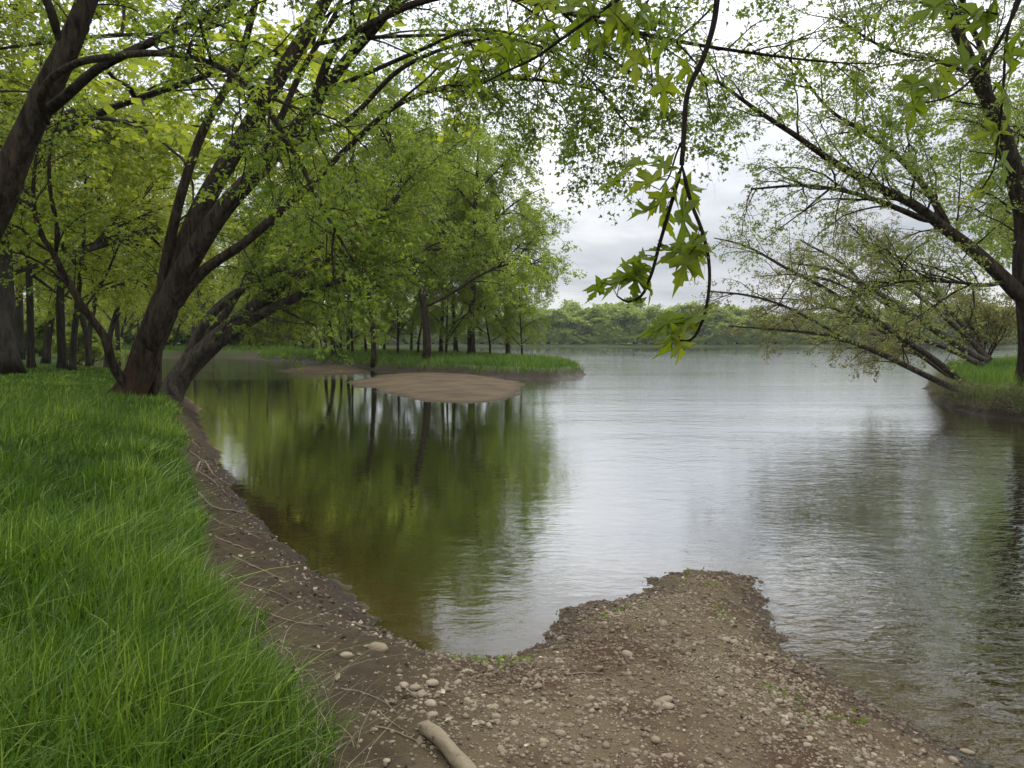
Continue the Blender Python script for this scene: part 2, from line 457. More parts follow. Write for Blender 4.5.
# ------------------------------------------------------------------ grass
def blades(x, y, z, h, w, lean, tint, wind=(0.35, 0.05), segs=3):
    n = len(x)
    az = rng.uniform(0, 2 * PI, n)
    side = np.stack([np.cos(az), np.sin(az), np.zeros(n)], -1)
    la = rng.uniform(0, 2 * PI, n)
    ld = np.stack([np.cos(la) + wind[0], np.sin(la) + wind[1], np.zeros(n)], -1) * lean[:, None]
    base = np.stack([x, y, z - 0.02], -1)
    rows = []
    ts = np.linspace(0, 1, segs + 1)
    for t in ts[:-1]:
        c = base + np.array([0, 0, 1.0]) * (h * (t - 0.35 * t ** 2.2 * np.clip(lean, 0, 1.6)))[:, None] + ld * (h * t ** 1.9)[:, None]
        ww = (w * (1 - 0.55 * t))[:, None]
        rows += [c - side * ww, c + side * ww]
    t = 1.0
    rows.append(base + np.array([0, 0, 1.0]) * (h * (t - 0.35 * np.clip(lean, 0, 1.6)))[:, None] + ld * h[:, None])
    V = np.stack(rows, 1)
    k = V.shape[1]
    o = (np.arange(n) * k)[:, None]
    quads = np.concatenate([o + np.array([[2 * i, 2 * i + 1, 2 * i + 3, 2 * i + 2]]) for i in range(segs - 1)])
    tris = o + np.array([[k - 3, k - 2, k - 1]])
    ft = np.concatenate([np.tile(tint, segs - 1), tint])
    return V.reshape(-1, 3), quads, tris, ft

def grass_obj(name, sets, mat, label, cat):
    vs, fs, ts, off = [], [], [], 0
    for V, q, t, ft in sets:
        vs.append(V); fs += [q + off, t + off]; ts.append(ft); off += len(V)
    o = mesh_np(name, np.concatenate(vs), fs, mat, smooth=True, fattr={'tint': np.clip(np.concatenate(ts), 0, 1)})
    return tag(o, label, cat, kind='stuff')

def bank_grass():
    N = 400000
    # fall-off of the number of blades with distance, blades widen to match
    u = rng.random(N); a0, a1 = 1.6 ** 2 + 30, 46 ** 2 + 30
    r = np.sqrt(a0 * (a1 / a0) ** u - 30)
    th = rng.uniform(math.radians(-62), math.radians(6), N)
    x, y = r * np.sin(th), r * np.cos(th)
    z, d, dg = land(x, y)
    clump = fbm(x * 1.1, y * 1.1, 3)
    keep = (dg > 0.0 + 0.28 * rng.random(N) ** 2 - 0.25 * clump - 0.30 * fbm(x * 3.5, y * 3.5, 2)) & (y > -2)
    # trodden strawy patch by the camera
    bare = np.exp(-(((x + 2.6) / 0.9) ** 2 + ((y - 3.1) / 0.5) ** 2))
    keep &= rng.random(N) > bare * 0.75
    keep &= ~((r > 30) & (dg < 0.2))
    x, y, z, r, clump, dg = x[keep], y[keep], z[keep], r[keep], clump[keep], dg[keep]
    n = len(x)
    far = np.clip((r - 14) / 12, 0, 1)
    tall = (0.26 + 0.26 * np.clip(clump + 0.35, 0, 1)) * (1 - 0.58 * far)
    h = tall * rng.uniform(0.55, 1.3, n)
    h *= np.clip(0.55 + dg * 0.9, 0.5, 1)
    w = 0.0043 * np.clip(r / 4.0, 1, 12) * rng.uniform(0.7, 1.4, n)
    lean = np.abs(rng.normal(0.34, 0.34, n))
    tint = 0.40 + 0.19 * rng.normal(size=n) + 0.55 * clump + 0.25 * (rng.random(n) > 0.93)
    nr = r < 11
    sets = []
    for msk, s in ((nr, 4), (~nr, 2)):
        sets.append(blades(x[msk], y[msk], z[msk], h[msk], w[msk], lean[msk], tint[msk], segs=s))
    N = 9000
    r2 = 2.0 + 16 * rng.random(N) ** 1.4; th2 = rng.uniform(math.radians(-60), math.radians(6), N)
    x2, y2 = r2 * np.sin(th2), r2 * np.cos(th2)
    z2, d2, g2 = land(x2, y2)
    k2 = (g2 > .12) & (fbm(x2 * .9 + 5, y2 * .9, 3) > .02) & (y2 > -1)
    x2, y2, z2, r2 = x2[k2], y2[k2], z2[k2], r2[k2]; n2 = len(x2)
    sets.append(blades(x2, y2, z2, rng.uniform(.34, .56, n2) * np.clip(1.15 - r2 / 40, .5, 1), .0032 * np.clip(r2 / 4, 1, 6), np.abs(rng.normal(.6, .3, n2)), .62 + .2 * rng.normal(size=n2), wind=(.55, -.1), segs=5))
    grass_obj('grass', sets, M['grass'], 'long lush green grass covering the left bank', 'grass')
    # straw between the blades
    N = 26000
    r = 1.8 + 12 * rng.random(N) ** 1.5; th = rng.uniform(math.radians(-58), math.radians(0), N)
    x, y = r * np.sin(th), r * np.cos(th)
    z, d, dg = land(x, y)
    p = 0.10 + 0.9 * np.exp(-(((x + 2.5) / 1.0) ** 2 + ((y - 3.1) / 0.6) ** 2)) + 0.2 * np.exp(-(dg / 0.15) ** 2)
    k = (dg > -0.15) & (rng.random(N) < p)
    x, y, z = x[k], y[k], z[k]; n = len(x)
    s = blades(x, y, z + .015, rng.uniform(.10, .30, n), np.full(n, .002), rng.uniform(.6, 2.2, n), rng.random(n), segs=3)
    grass_obj('dead_grass', [s], M['straw'], 'dry straw coloured dead grass lying among the green blades', 'dead grass')
bank_grass()

def mound_grass(name, poly, fz, box, N, dmin, hs, ws, label, wide=1.0):
    x = rng.uniform(box[0], box[1], N); y = rng.uniform(box[2], box[3], N)
    z, at_ = fz(x, y)
    d = at_['edge']
    keep = d > dmin + 0.3 * fbm(x * 1.3, y * 1.3, 3)
    x, y, z, d = x[keep], y[keep], z[keep], d[keep]; n = len(x)
    cl = fbm(x * .7, y * .7, 3)
    s = blades(x, y, z, hs * rng.uniform(.5, 1.3, n) * (0.8 + .6 * cl), ws * rng.uniform(.7, 1.3, n), np.abs(rng.normal(.4, .3, n)), .45 + .15 * rng.normal(size=n) + .4 * cl, segs=2)
    return grass_obj(name, [s], M['grass'], label, 'grass')
mound_grass('grass', ISLAND, f_isle, (-36, 6, 44, 105), 150000, 0.30, .60, .020, 'bright green grass covering the wooded island')
mound_grass('grass', BANKR, f_bankr, (13, 34, 14, 56), 150000, 0.20, .58, .009, 'bright green grass on top of the right bank')
def hang_grass():
    N = 90000
    x = rng.uniform(13, 24, N); y = rng.uniform(14, 40, N)
    z, a = f_bankr(x, y); d = a['edge']
    k = (d > 0.03) & (d < 0.9) & (z > .12)
    x, y, z = x[k], y[k], z[k]; n = len(x)
    s = blades(x, y, z, rng.uniform(.2, .6, n), np.full(n, .006), rng.uniform(.8, 2.9, n), rng.random(n) ** 1.4, wind=(-1.2, -.6), segs=3)
    grass_obj('dead_grass', [s], M['straw'], 'dry brown grass and rootlets hanging down the right bank edge', 'dead grass')
hang_grass()
def inlet_grass():
    N = 60000
    x = rng.uniform(-95, -26, N); y = rng.uniform(100, 150, N)
    z, d, g = land(x, y); k = (g > 0) & (y > 100)
    x, y, z = x[k], y[k], z[k]; n = len(x)
    s = blades(x, y, z, rng.uniform(.3, .8, n), np.full(n, .05), np.abs(rng.normal(.3, .25, n)), .5 + .2 * rng.normal(size=n), segs=2)
    grass_obj('grass', [s], M['grass'], 'green grass along the far side of the inlet', 'grass')
inlet_grass()

# ------------------------------------------------------------------ tubes, growth and leaves
def tubes(P, R, k):
    """P (N,S,3), R (N,S) -> verts, quads"""
    N, S, _ = P.shape
    T = nrm(np.gradient(P, axis=1))
    mt = nrm(T.mean(1))
    ref = np.where((np.abs(mt[:, 2]) > 0.75)[:, None], np.array([[1.0, 0.2, 0]]), np.array([[0, 0.1, 1.0]]))
    U = nrm(np.cross(T, ref[:, None, :])); W = np.cross(T, U)
    a = np.linspace(0, 2 * PI, k, endpoint=False)
    V = P[:, :, None, :] + R[:, :, None, None] * (np.cos(a)[None, None, :, None] * U[:, :, None, :] + np.sin(a)[None, None, :, None] * W[:, :, None, :])
    i = np.arange(N * S * k).reshape(N, S, k); j = np.roll(i, -1, 2)
    q = np.stack([i[:, :-1], j[:, :-1], j[:, 1:], i[:, 1:]], -1).reshape(-1, 4)
    return V.reshape(-1, 3), q

def smooth_path(pts, rad, S):
    pts = np.asarray(pts, float); rad = np.asarray(rad, float)
    seg = np.linalg.norm(np.diff(pts, axis=0), axis=1); t = np.concatenate([[0], np.cumsum(seg)]); t /= t[-1]
    s = np.linspace(0, 1, S)
    m = np.gradient(pts, t, axis=0)
    idx = np.clip(np.searchsorted(t, s, side='right') - 1, 0, len(t) - 2)
    h = (t[idx + 1] - t[idx])[:, None]; u = ((s - t[idx]) / (t[idx + 1] - t[idx]))[:, None]
    P = ((2 * u ** 3 - 3 * u ** 2 + 1) * pts[idx] + (u ** 3 - 2 * u ** 2 + u) * h * m[idx] + (-2 * u ** 3 + 3 * u ** 2) * pts[idx + 1] + (u ** 3 - u ** 2) * h * m[idx + 1])
    return P, np.interp(s, t, rad)

def limb_mesh(name, pts, rad, mat, parent, off, k=14, flare=0.0, S=None, rough=0.10):
    L = np.linalg.norm(np.diff(np.asarray(pts, float), axis=0), axis=1).sum()
    S = S or int(np.clip(L / 0.18, 10, 60))
    P, R = smooth_path(pts, rad, S)
    q5 = np.linspace(0, 1, max(4, int(L / 1.2)))
    wig = np.stack([np.interp(np.linspace(0, 1, S), q5, rng.normal(size=len(q5)) * 0.16 * np.interp(q5, [0, 1], [R[0] * .3, R.mean()])) for _ in range(3)], -1)
    wig = (wig + np.roll(wig, 1, 0) + np.roll(wig, -1, 0)) / 3
    wig[:2] = 0; wig[-2:] = 0
    P = P + wig
    if not flare:
        R = R.copy(); R[0] *= .35; R[1] *= .72
    V, q = tubes(P[None], R[None], k)
    V = V.reshape(S, k, 3)
    a = np.arange(k)[None] * 2 * PI / k; ss = np.linspace(0, L, S)[:, None]
    ph = rng.uniform(0, 6, 4)
    bump = rough * (0.5 * np.sin(3 * a + ph[0] + ss * 0.6) + 0.35 * np.sin(5 * a + ph[1] - ss * 0.9) + 0.5 * fbm(ss * 1.4 + ph[2] + 0 * a, a * 1.6 + 0 * ss, 3))
    if k >= 18:
        bump = bump - 0.17 * np.abs(fbm(np.cos(a) * 5 + ph[2], np.sin(a) * 5 + ss * .3, 3)) - .03 * np.abs(fbm(np.cos(a) * 9 + ph[1], np.sin(a) * 9 + ss * .8, 2)) + .04
    if flare:
        hh = np.clip(1 - ss / (flare * 1.5), 0, 1) ** 2
        bump = bump + hh * (0.22 + 0.30 * np.maximum(0, np.sin(3 * a + ph[3])) + 0.12 * np.sin(7 * a + ph[2]))
    V = P[:, None] + (V - P[:, None]) * (1 + bump)[..., None]
    # tip cap
    V = np.concatenate([V.reshape(-1, 3), P[-1:] + nrm(P[-1:] - P[-2:-1]) * R[-1] * 0.5, P[:1]])
    n = S * k; i = np.arange(k)
    cap = np.stack([(S - 1) * k + i, (S - 1) * k + (i + 1) % k, np.full(k, n)], -1)
    cap0 = np.stack([(i + 1) % k, i, np.full(k, n + 1)], -1)
    return mesh_np(name, V, [q, cap, cap0], mat, parent, off=off)

def interp_paths(P, idx, t):
    S = P.shape[1]; f = t * (S - 1); i = np.clip(f.astype(int), 0, S - 2); u = (f - i)[:, None]
    a, b = P[idx, i], P[idx, i + 1]
    return a * (1 - u) + b * u, nrm(b - a), i

def spawn(P, R, n, t0, t1, ang, length, lv=0.4, up=0.2, droop=0.0, wig=0.15, S2=6, rs=0.012, rmax=1.0, rmin=0.003, flat=1.0, taper=0.4):
    if n < 1: return np.zeros((0, S2, 3)), np.zeros((0, S2))
    L = np.linalg.norm(np.diff(P, axis=1), axis=2).sum(1)
    idx = rng.choice(len(P), n, p=L / L.sum())
    t = rng.uniform(t0, t1, n)
    p, T, i = interp_paths(P, idx, t)
    r = R[idx, i]
    q = rng.normal(size=(n, 3)); q[:, 2] *= flat
    q = nrm(q - (q * T).sum(1, keepdims=True) * T)
    a = np.radians(rng.normal(ang, 12, n))[:, None]
    d = nrm(np.cos(a) * T + np.sin(a) * q + np.array([0, 0, up]))
    LL = length * rng.uniform(1 - lv, 1 + lv, n) * (1 - taper * t)
    out = [p]
    for s in range(S2 - 1):
        d = nrm(d + wig * rng.normal(size=(n, 3)) + np.array([0, 0, -droop]) * (s + 1) / S2)
        p = p + d * (LL / (S2 - 1))[:, None]
        out.append(p)
    r0 = np.clip(np.minimum(r * 0.65, rs * LL), rmin, rmax)
    RR = r0[:, None] * np.linspace(1, 0.25, S2)[None]
    return np.stack(out, 1), RR

LEAF6 = np.array([(0, 0), (.28, .46), (.46, .17), (1, 0), (.46, -.17), (.28, -.46)])
LEAF4 = np.array([(0, 0), (.45, .40), (1, 0), (.45, -.40)])
def leaves(P, n, size, sv=0.35, spread=0.1, t0=0.15, shape=LEAF6, upn=0.8, hang=0.25, tvar=0.16, weights=None, base=0.5, clus=0):
    N, S, _ = P.shape
    if clus > 1:
        m = n // clus
        ic = rng.choice(N, m); pc, Tc, _ = interp_paths(P, ic, 1 - (1 - t0) * rng.random(m) ** 1.3)
        idx = np.repeat(ic, clus); p = np.repeat(pc, clus, 0); T = np.repeat(Tc, clus, 0); n = len(idx)
        p = p + rng.normal(size=(n, 3)) * size * np.array([.85, .85, .5])
    else:
        idx = rng.choice(N, n, p=weights)
        p, T, i = interp_paths(P, idx, rng.uniform(t0, 1, n))
        p = p + rng.normal(size=(n, 3)) * spread
    nn = nrm(rng.normal(size=(n, 3)) * 0.62 + np.array([0, 0, upn]))
    a = rng.normal(size=(n, 3)) + np.array([0, 0, -hang]) + T * 0.5
    a = nrm(a - (a * nn).sum(1, keepdims=True) * nn)
    b = np.cross(nn, a)
    s = size * rng.uniform(1 - sv, 1 + sv, n)
    k = len(shape)
    fold = rng.uniform(-.05, .28, n)
    V = (p[:, None] + s[:, None, None] * (shape[None, :, 0, None] * a[:, None] + shape[None, :, 1, None] * b[:, None]
         + (np.abs(shape[:, 1])[None, :, None] * fold[:, None, None] - 0.22 * (shape[:, 0] ** 2)[None, :, None]) * nn[:, None]))
    F = np.arange(n * k).reshape(n, k)
    tw = rng.normal(size=N)
    tint = base + tvar * tw[idx] * 0.7 + tvar * rng.normal(size=n)
    return V.reshape(-1, 3), F, np.clip(tint, 0, 1)

def stack_limbs(limbs, S=24):
    Ps, Rs = [], []
    for l in limbs:
        P, R = smooth_path(l[0], l[1], S); Ps.append(P); Rs.append(R)
    return np.stack(Ps), np.stack(Rs)

def crown(root, off, limbs, mats, n1=120, n2=900, nleaf=30000, leaf=0.11, shape=LEAF6, l1=2.6, l2=1.1, droop=0.25, up1=0.25, t0=0.25, twig_sides=4,
          ang1=50, spread=0.12, l3=0.0, n3=0, tbase=0.5, drop_t=0.0, flat=1.0, t1=1.0, branch_name='branches'):
    P, R = stack_limbs(limbs)
    P1, R1 = spawn(P, R, n1, t0, t1, ang1, l1, 0.5, up1, droop, 0.16, 7, 0.013, rmin=0.008, flat=flat)
    P2, R2 = spawn(P1, R1, n2, 0.2, 1.0, 48, l2, 0.5, 0.08, droop * 1.4, 0.2, 5, 0.008, rmin=0.004, flat=flat)
    parts = [(P1, R1, max(4, twig_sides + 1)), (P2, R2, twig_sides)]
    tw = [P2]
    if n3:
        P3, R3 = spawn(P2, R2, n3, 0.2, 1.0, 45, l3, 0.5, 0.0, droop * 2.0, 0.22, 5, 0.006, rmin=0.0025)
        parts.append((P3, R3, 3)); tw.append(P3)
    vs, fs, off_i = [], [], 0
    for p, r, k in parts:
        V, q = tubes(p, r, k); vs.append(V); fs.append(q + off_i); off_i += len(V)
    mesh_np(branch_name, np.concatenate(vs), fs, mats[0], root, off=off)
    tw = np.concatenate(tw + [P1[:, 2:]] if P1.shape[1] == 7 else tw)
    V, F, t = leaves(tw, nleaf, leaf, spread=spread, shape=shape, base=tbase, clus=6)
    mesh_np('crown', V, [F], mats[1], root, smooth=False, fattr={'tint': t}, off=off)

def tail(l, f):
    P, R = smooth_path(l[0], l[1], 30); k = int(f * 29)
    return (P[k:], R[k:])

def px_limb(pts, wscale=1.0):
    """pts: (px, py, width_px, depth) -> real points and radii"""
    P = [at(a, b, Y) for a, b, w, Y in pts]
    R = [0.5 * w * Y / FOC * wscale for a, b, w, Y in pts]
    return (np.array(P), np.array(R))

def tree(name, label, base, limbs, mats, group=None, flare=0.6, grow=None, **kw):
    root = empty(name, base, label, 'tree', group)
    for i, l in enumerate(limbs):
        big = i == 0
        limb_mesh('trunk' if big else 'limb', l[0], l[1], mats[0], root, base, k=44 if big else 20, flare=flare if big else 0, S=54 if big else None)
    crown(root, base, grow or limbs, mats, **kw)
    return root

# --- the leaning many-stemmed maple in the middle of the left bank
def tree_a():
    bx = at(126, 404, 19.3); bx[2] = land_z(bx[0], bx[1]) - 0.05
    b = [tuple(bx)]
    trunk = px_limb([(136, 382, 44, 19.3), (149, 345, 43, 19.3), (164, 305, 44, 19.2), (184, 252, 36, 19.2), (208, 195, 30, 19.2), (240, 140, 27, 19.4), (282, 72, 24, 19.6), (318, 15, 21, 19.8), (350, -50, 16, 20), (385, -150, 9, 20)])
    trunk = (np.vstack([bx, trunk[0]]), np.concatenate([[0.56], trunk[1]]))
    limbs = [trunk,
      px_limb([(160, 305, 20, 19.1), (166, 262, 17, 19.0), (176, 215, 15, 18.8), (204, 130, 13, 18.6), (235, 70, 12, 18.5), (252, 15, 10, 18.4), (270, -60, 8, 18), (285, -140, 5, 18)]),
      px_limb([(150, 350, 34, 19.1), (170, 300, 36, 19.0), (190, 262, 34, 18.8), (219, 216, 29, 18.6), (266, 162, 25, 18.2), (312, 108, 20, 17.8), (345, 62, 16, 17.4), (385, 18, 12, 17), (430, -45, 8, 16.5)]),
      px_limb([(222, 212, 18, 18.9), (250, 175, 13, 19.3), (275, 130, 11, 19.8), (300, 75, 9, 20.2), (335, 15, 7, 20.6), (360, -50, 5, 21)]),
      px_limb([(168, 315, 24, 19.0), (187, 288, 20, 18.9), (208, 268, 16, 18.7), (242, 245, 14, 18.4), (281, 211, 13, 18.0), (312, 184, 11, 17.6), (345, 150, 9, 17.2), (400, 103, 7, 16.6), (462, 83, 5.5, 16), (540, 80, 4.5, 15.4), (605, 92, 3, 15)]),
      px_limb([(266, 162, 15, 18.2), (300, 140, 11, 17.4), (345, 122, 8, 16.8), (400, 70, 7, 16.2), (440, 50, 5.5, 15.6), (500, 38, 4.5, 15), (560, 55, 3.5, 14.4), (640, 138, 2.4, 13.8)]),
      px_limb([(312, 108, 16, 17.8), (337, 46, 12, 16.6), (370, 25, 11.5, 15.8), (420, 2, 10.5, 15), (485, -6, 9, 14.2), (550, 8, 8, 13.6), (640, 33, 6.5, 13), (740, 51, 5, 12.6), (830, 62, 3, 12.4), (880, 64, 2, 12.4)]),
      px_limb([(134, 396, 15, 19.2), (122, 380, 15, 19.0), (113, 365, 14, 18.8), (105, 338, 13, 18.6), (87, 313, 11, 18.3), (67, 280, 10, 18.0), (54, 254, 9, 17.7), (40, 232, 8, 17.4), (34, 205, 6, 17.2), (36, 160, 4.5, 17), (46, 115, 3, 16.8), (52, 70, 1.5, 16.6)]),
      px_limb([(56, 258, 6.5, 17.8), (57, 228, 6, 17.6), (50, 190, 5, 17.4), (50, 150, 3.5, 17.3), (62, 110, 2.4, 17.2), (66, 75, 1.2, 17.2)]),
      px_limb([(150, 400, 20, 19.5), (154, 388, 18, 19.6), (156, 360, 15, 19.6), (160, 330, 15, 19.5), (168, 300, 18, 19.4)]),
      px_limb([(328, 90, 8, 17.2), (370, 72, 6.5, 16.6), (420, 50, 6, 16), (470, 30, 4.5, 15.5), (530, 38, 3, 15), (600, 70, 2.2, 14.6)]),
    ]
    limbs = [(l[0], l[1] * (.62 if i not in (8, 9) else .75)) for i, l in enumerate(limbs)]
    root = empty('maple_tree', bx, 'leaning many stemmed maple with reddish rotten foot at the grass edge', 'tree', 'maples on the left bank')
    for i, l in enumerate(limbs):
        limb_mesh('trunk' if i == 0 else 'limb', l[0], l[1], M['bark_rot'] if i == 0 else M['bark'], root, bx, k=48 if i == 0 else 20, flare=0.5 if i == 0 else 0, S=80 if i == 0 else None)
    grow = [tail(l, f) for l, f in zip(limbs, (.8, .68, .76, .65, .62, .5, .4, .3, .8, .6, None, .4)) if f is not None]
    crown(root, bx, grow, (M['bark'], M['leaf']), n1=170, n2=1600, nleaf=36000, leaf=0.088, l1=2.2, l2=1.05, droop=0.24, t0=0.05, n3=1200, l3=0.8)
    return root
tree_a()

# --- the big trunk leaning in from the left edge
def tree_b():
    bx = at(-95, 420, 13.2); bx[2] = land_z(bx[0], bx[1]) - 0.05
    t = px_limb([(-70, 360, 66, 13.2), (-22, 262, 58, 13.1), (10, 205, 50, 13), (34, 145, 45, 12.9), (56, 95, 42, 12.8), (77, 48, 36, 12.8), (97, 0, 30, 12.8), (120, -60, 24, 12.8), (140, -140, 14, 12.8)])
    limbs = [(np.vstack([bx, t[0]]), np.concatenate([[0.68], t[1]])),
      px_limb([(52, 118, 22, 12.8), (78, 98, 17, 12.4), (112, 70, 15, 12.0), (150, 50, 14, 11.7), (200, 27, 12, 11.4), (250, 0, 10, 11.2), (300, -35, 7, 11)]),
      px_limb([(62, 124, 14, 12.75), (54, 102, 12, 12.3), (64, 79, 10, 12.0), (88, 64, 9.5, 11.8), (125, 57, 10, 11.4), (168, 53, 8.5, 11), (210, 58, 8, 10.7), (245, 72, 7.5, 10.4), (272, 95, 6.5, 10.2), (312, 156, 5.5, 10), (342, 212, 4.5, 9.9), (371, 262, 3, 9.8)]),
      px_limb([(248, 72, 5.5, 10.4), (289, 98, 4.5, 10.2), (320, 110, 3.5, 10), (350, 118, 2.5, 9.9), (385, 150, 1.8, 9.8)]),
      px_limb([(10, 210, 18, 12.9), (-30, 120, 15, 12.5), (-60, 40, 12, 12.3), (-80, -60, 8, 12)]),
      px_limb([(75, 50, 16, 12.8), (60, 0, 13, 12.3), (20, -60, 9, 12), (-10, -120, 6, 12)]),
    ]
    limbs = [(l[0] + np.array([-.22, 0, 0]), l[1] * (.72 if i in (2, 3) else .58)) for i, l in enumerate(limbs)]
    grow = [tail(l, f) for l, f in zip(limbs, (.72, .45, .4, .1, .5, .4))]
    tree('maple_tree', 'thick dark maple trunk leaning in from the left edge with arching limb', bx, limbs, (M['bark'], M['leaf']), 'maples on the left bank', grow=grow,
         n1=80, n2=600, nleaf=8000, leaf=0.08, l1=1.5, l2=0.8, droop=0.25, t0=0.05, n3=500, l3=0.6)
tree_b()

# --- maple leaning far out over the water behind it
def tree_c():
    bx = at(168, 399, 26.0); bx[2] = 0.10
    Y = 26
    limbs = [
      px_limb([(168, 400, 24, Y), (180, 378, 22, Y), (206, 350, 20, 25.8), (238, 321, 17, 25.4), (268, 296, 15, 25), (290, 280, 12, 24.6), (330, 255, 9, 24.2), (380, 215, 6, 24), (420, 170, 4, 24)]),
      px_limb([(172, 388, 12, 26.2), (190, 352, 10, 26.2), (207, 320, 9.5, 26.2), (225, 302, 9, 26.2), (246, 288, 8.5, 26.2), (268, 275, 8, 26.2), (305, 256, 6, 26.2), (350, 225, 4, 26.2), (400, 185, 3, 26)]),
      px_limb([(205, 352, 13, 25.6), (240, 328, 11, 25.2), (270, 309, 10, 24.8), (296, 297, 9, 24.4), (332, 283, 6, 24), (380, 270, 4, 23.6)]),
      px_limb([(182, 375, 10, 26.4), (215, 330, 8.5, 26.8), (240, 290, 7, 27), (258, 255, 6, 27.4), (280, 200, 4.5, 27.6), (300, 140, 3, 28)]),
      px_limb([(215, 340, 4, 25.2), (228, 322, 3.4, 24.9), (245, 315, 3, 24.6), (270, 314, 2, 24.4)]),
    ]
    root = tree('maple_tree', 'pale barked maple leaning low over the water with bare roots at its foot', bx, limbs, (M['bark_pale'], M['leaf']), 'maples on the left bank',
         flare=0.4, n1=150, n2=1300, nleaf=24000, leaf=0.11, l1=2.4, l2=1.1, droop=0.2, t0=0.42, n3=500, l3=0.8, tbase=0.55)
    for pts in ([(172, 386, 6, 25.6), (176, 392, 6, 25.2), (179, 400, 5, 25), (178, 410, 4, 24.8), (173, 416, 3, 24.6)],
                [(168, 394, 6, 25.8), (166, 402, 5, 25.2), (168, 409, 4, 24.8), (176, 411, 3, 24.6)],
                [(176, 396, 5, 25.6), (188, 410, 4, 25), (198, 416, 2, 24.4)]):
        l = px_limb(pts)
        limb_mesh('root', l[0], l[1], M['bark_pale'], root, bx, k=8, S=14)
tree_c()

# --- general woodland tree
def gen_limbs(H, r, lean=(0, 0), fork=0.3, nl=7, spread=0.5, wob=0.25):
    """trunk and limbs of a tree standing at the origin"""
    n = 7
    t = np.linspace(0, 1, n)
    P = np.stack([lean[0] * t ** 1.2 * H + wob * np.cumsum(rng.normal(size=n)) * 0.35, lean[1] * t * H + wob * np.cumsum(rng.normal(size=n)) * 0.35, H * 0.8 * t], -1)
    P[0] = 0; P[:2, :2] *= 0.6
    out = [(P, r * (1 - 0.86 * t))]
    for i in range(nl):
        f = fork + (0.9 - fork) * (i + rng.random() * .6) / nl
        p0 = np.array([np.interp(f, t, P[:, k]) for k in range(3)]); r0 = np.interp(f, t, out[0][1])
        az = i * 2.4 + rng.uniform(-.5, .5)
        L = H * spread * rng.uniform(.7, 1.15) * (1.05 - 0.5 * f)
        el = rng.uniform(0.5, 1.0)
        pts = [p0]
        d = np.array([math.cos(az), math.sin(az), el]); d /= np.linalg.norm(d)
        for s in range(4):
            d = d + np.array([0, 0, -0.08 * s]) + rng.normal(size=3) * 0.12; d /= np.linalg.norm(d)
            pts.append(pts[-1] + d * L / 4)
        out.append((np.array(pts), r0 * 0.62 * np.linspace(1, .22, 5)))
    return out

def gen_tree(name, label, loc, H, r, mats, group=None, lean=(0, 0), fork=.3, nl=7, spread=.5, simple=False, **kw):
    limbs = gen_limbs(H, r, lean, fork, nl, spread)
    root = empty(name, (0, 0, 0), label, 'tree', group)
    k = 10 if not simple else 6
    limb_mesh('trunk', limbs[0][0], limbs[0][1], mats[0], root, (0, 0, 0), k=k, flare=0.5, S=24 if not simple else 8)
    if simple:
        P, R = stack_limbs(limbs[1:], 6); V, q = tubes(P, R, 4)
        mesh_np('limbs', V, [q], mats[0], root)
    else:
        for l in limbs[1:]:
            limb_mesh('limb', l[0], l[1], mats[0], root, (0, 0, 0), k=7, S=10)
    kw.setdefault('t0', 0.2)
    crown(root, (0, 0, 0), limbs[1:] + [(limbs[0][0][3:], limbs[0][1][3:])], mats, **kw)
    root.location = loc
    return root

# left woodland
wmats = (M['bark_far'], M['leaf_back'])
protos = []
for i in range(4):
    protos.append(gen_tree('maple_tree', 'x', (0, 0, 0), 17 + 2 * i, .17 + .03 * i, wmats, 'trees in the wood behind the left bank', lean=((-.03, .12, .28, .0)[i], 0), fork=(.28, .2, .22, .14)[i], nl=9, spread=.5,
        n1=110, n2=850, nleaf=11500, leaf=.18, shape=LEAF4, l1=3.2, l2=1.4, droop=.40))
used = [False] * 4
def place_wood(px, Y, kind, rz, sc, label, zoff=None):
    p = at(px, 341, Y); z = land_z(p[0], p[1]) if zoff is None else zoff
    o = protos[kind] if not used[kind] else copy_tree(protos[kind])
    used[kind] = True
    o.location = (p[0], p[1], z - .08); o.rotation_euler = (0, 0, rz); o.scale = (sc, sc, sc)
    o['label'] = label
    return o
place_wood(30, 33, 0, 0.4, 1.0, 'straight grey trunk standing between the broad trunk and the slim pair')
place_wood(62, 35, 3, 2.0, .8, 'left one of the slim pair of trunks behind the dark slanting limb')
place_wood(71, 33, 1, 5.9, .72, 'right one of the slim pair of trunks behind the dark slanting limb')
place_wood(4, 28, 3, 1.1, 1.25, 'broadest straight trunk at the left edge behind the leaning trunk').scale = (1.9, 1.9, 1.1)
deep = 'tree in the shady wood behind the left bank trunks'
for px, Y, k, rz, sc in ((-15, 36, 2, 5.6, 1.05), (88, 46, 1, 4.4, .9), (-60, 26, 1, 3.0, 1.0), (-150, 30, 0, 1.0, 1.1), (45, 46, 2, 0.3, 1.0), (88, 52, 1, 1.5, 1.0), (20, 55, 3, 4.0, 1.1), (105, 60, 2, -.4, 1.05), (-20, 44, 0, 2.5, 1.05),
                         (60, 68, 0, 3.3, 1.1), (118, 76, 3, .9, 1.0), (-70, 60, 2, 1.9, 1.1), (90, 90, 1, 2.7, 1.15), (15, 85, 2, 5.0, 1.2), (-110, 75, 3, .2, 1.2), (40, 100, 0, 1.7, 1.2)):
    place_wood(px, Y, k, rz, sc, deep)
inl = 'tree of the wood along the far side of the inlet'
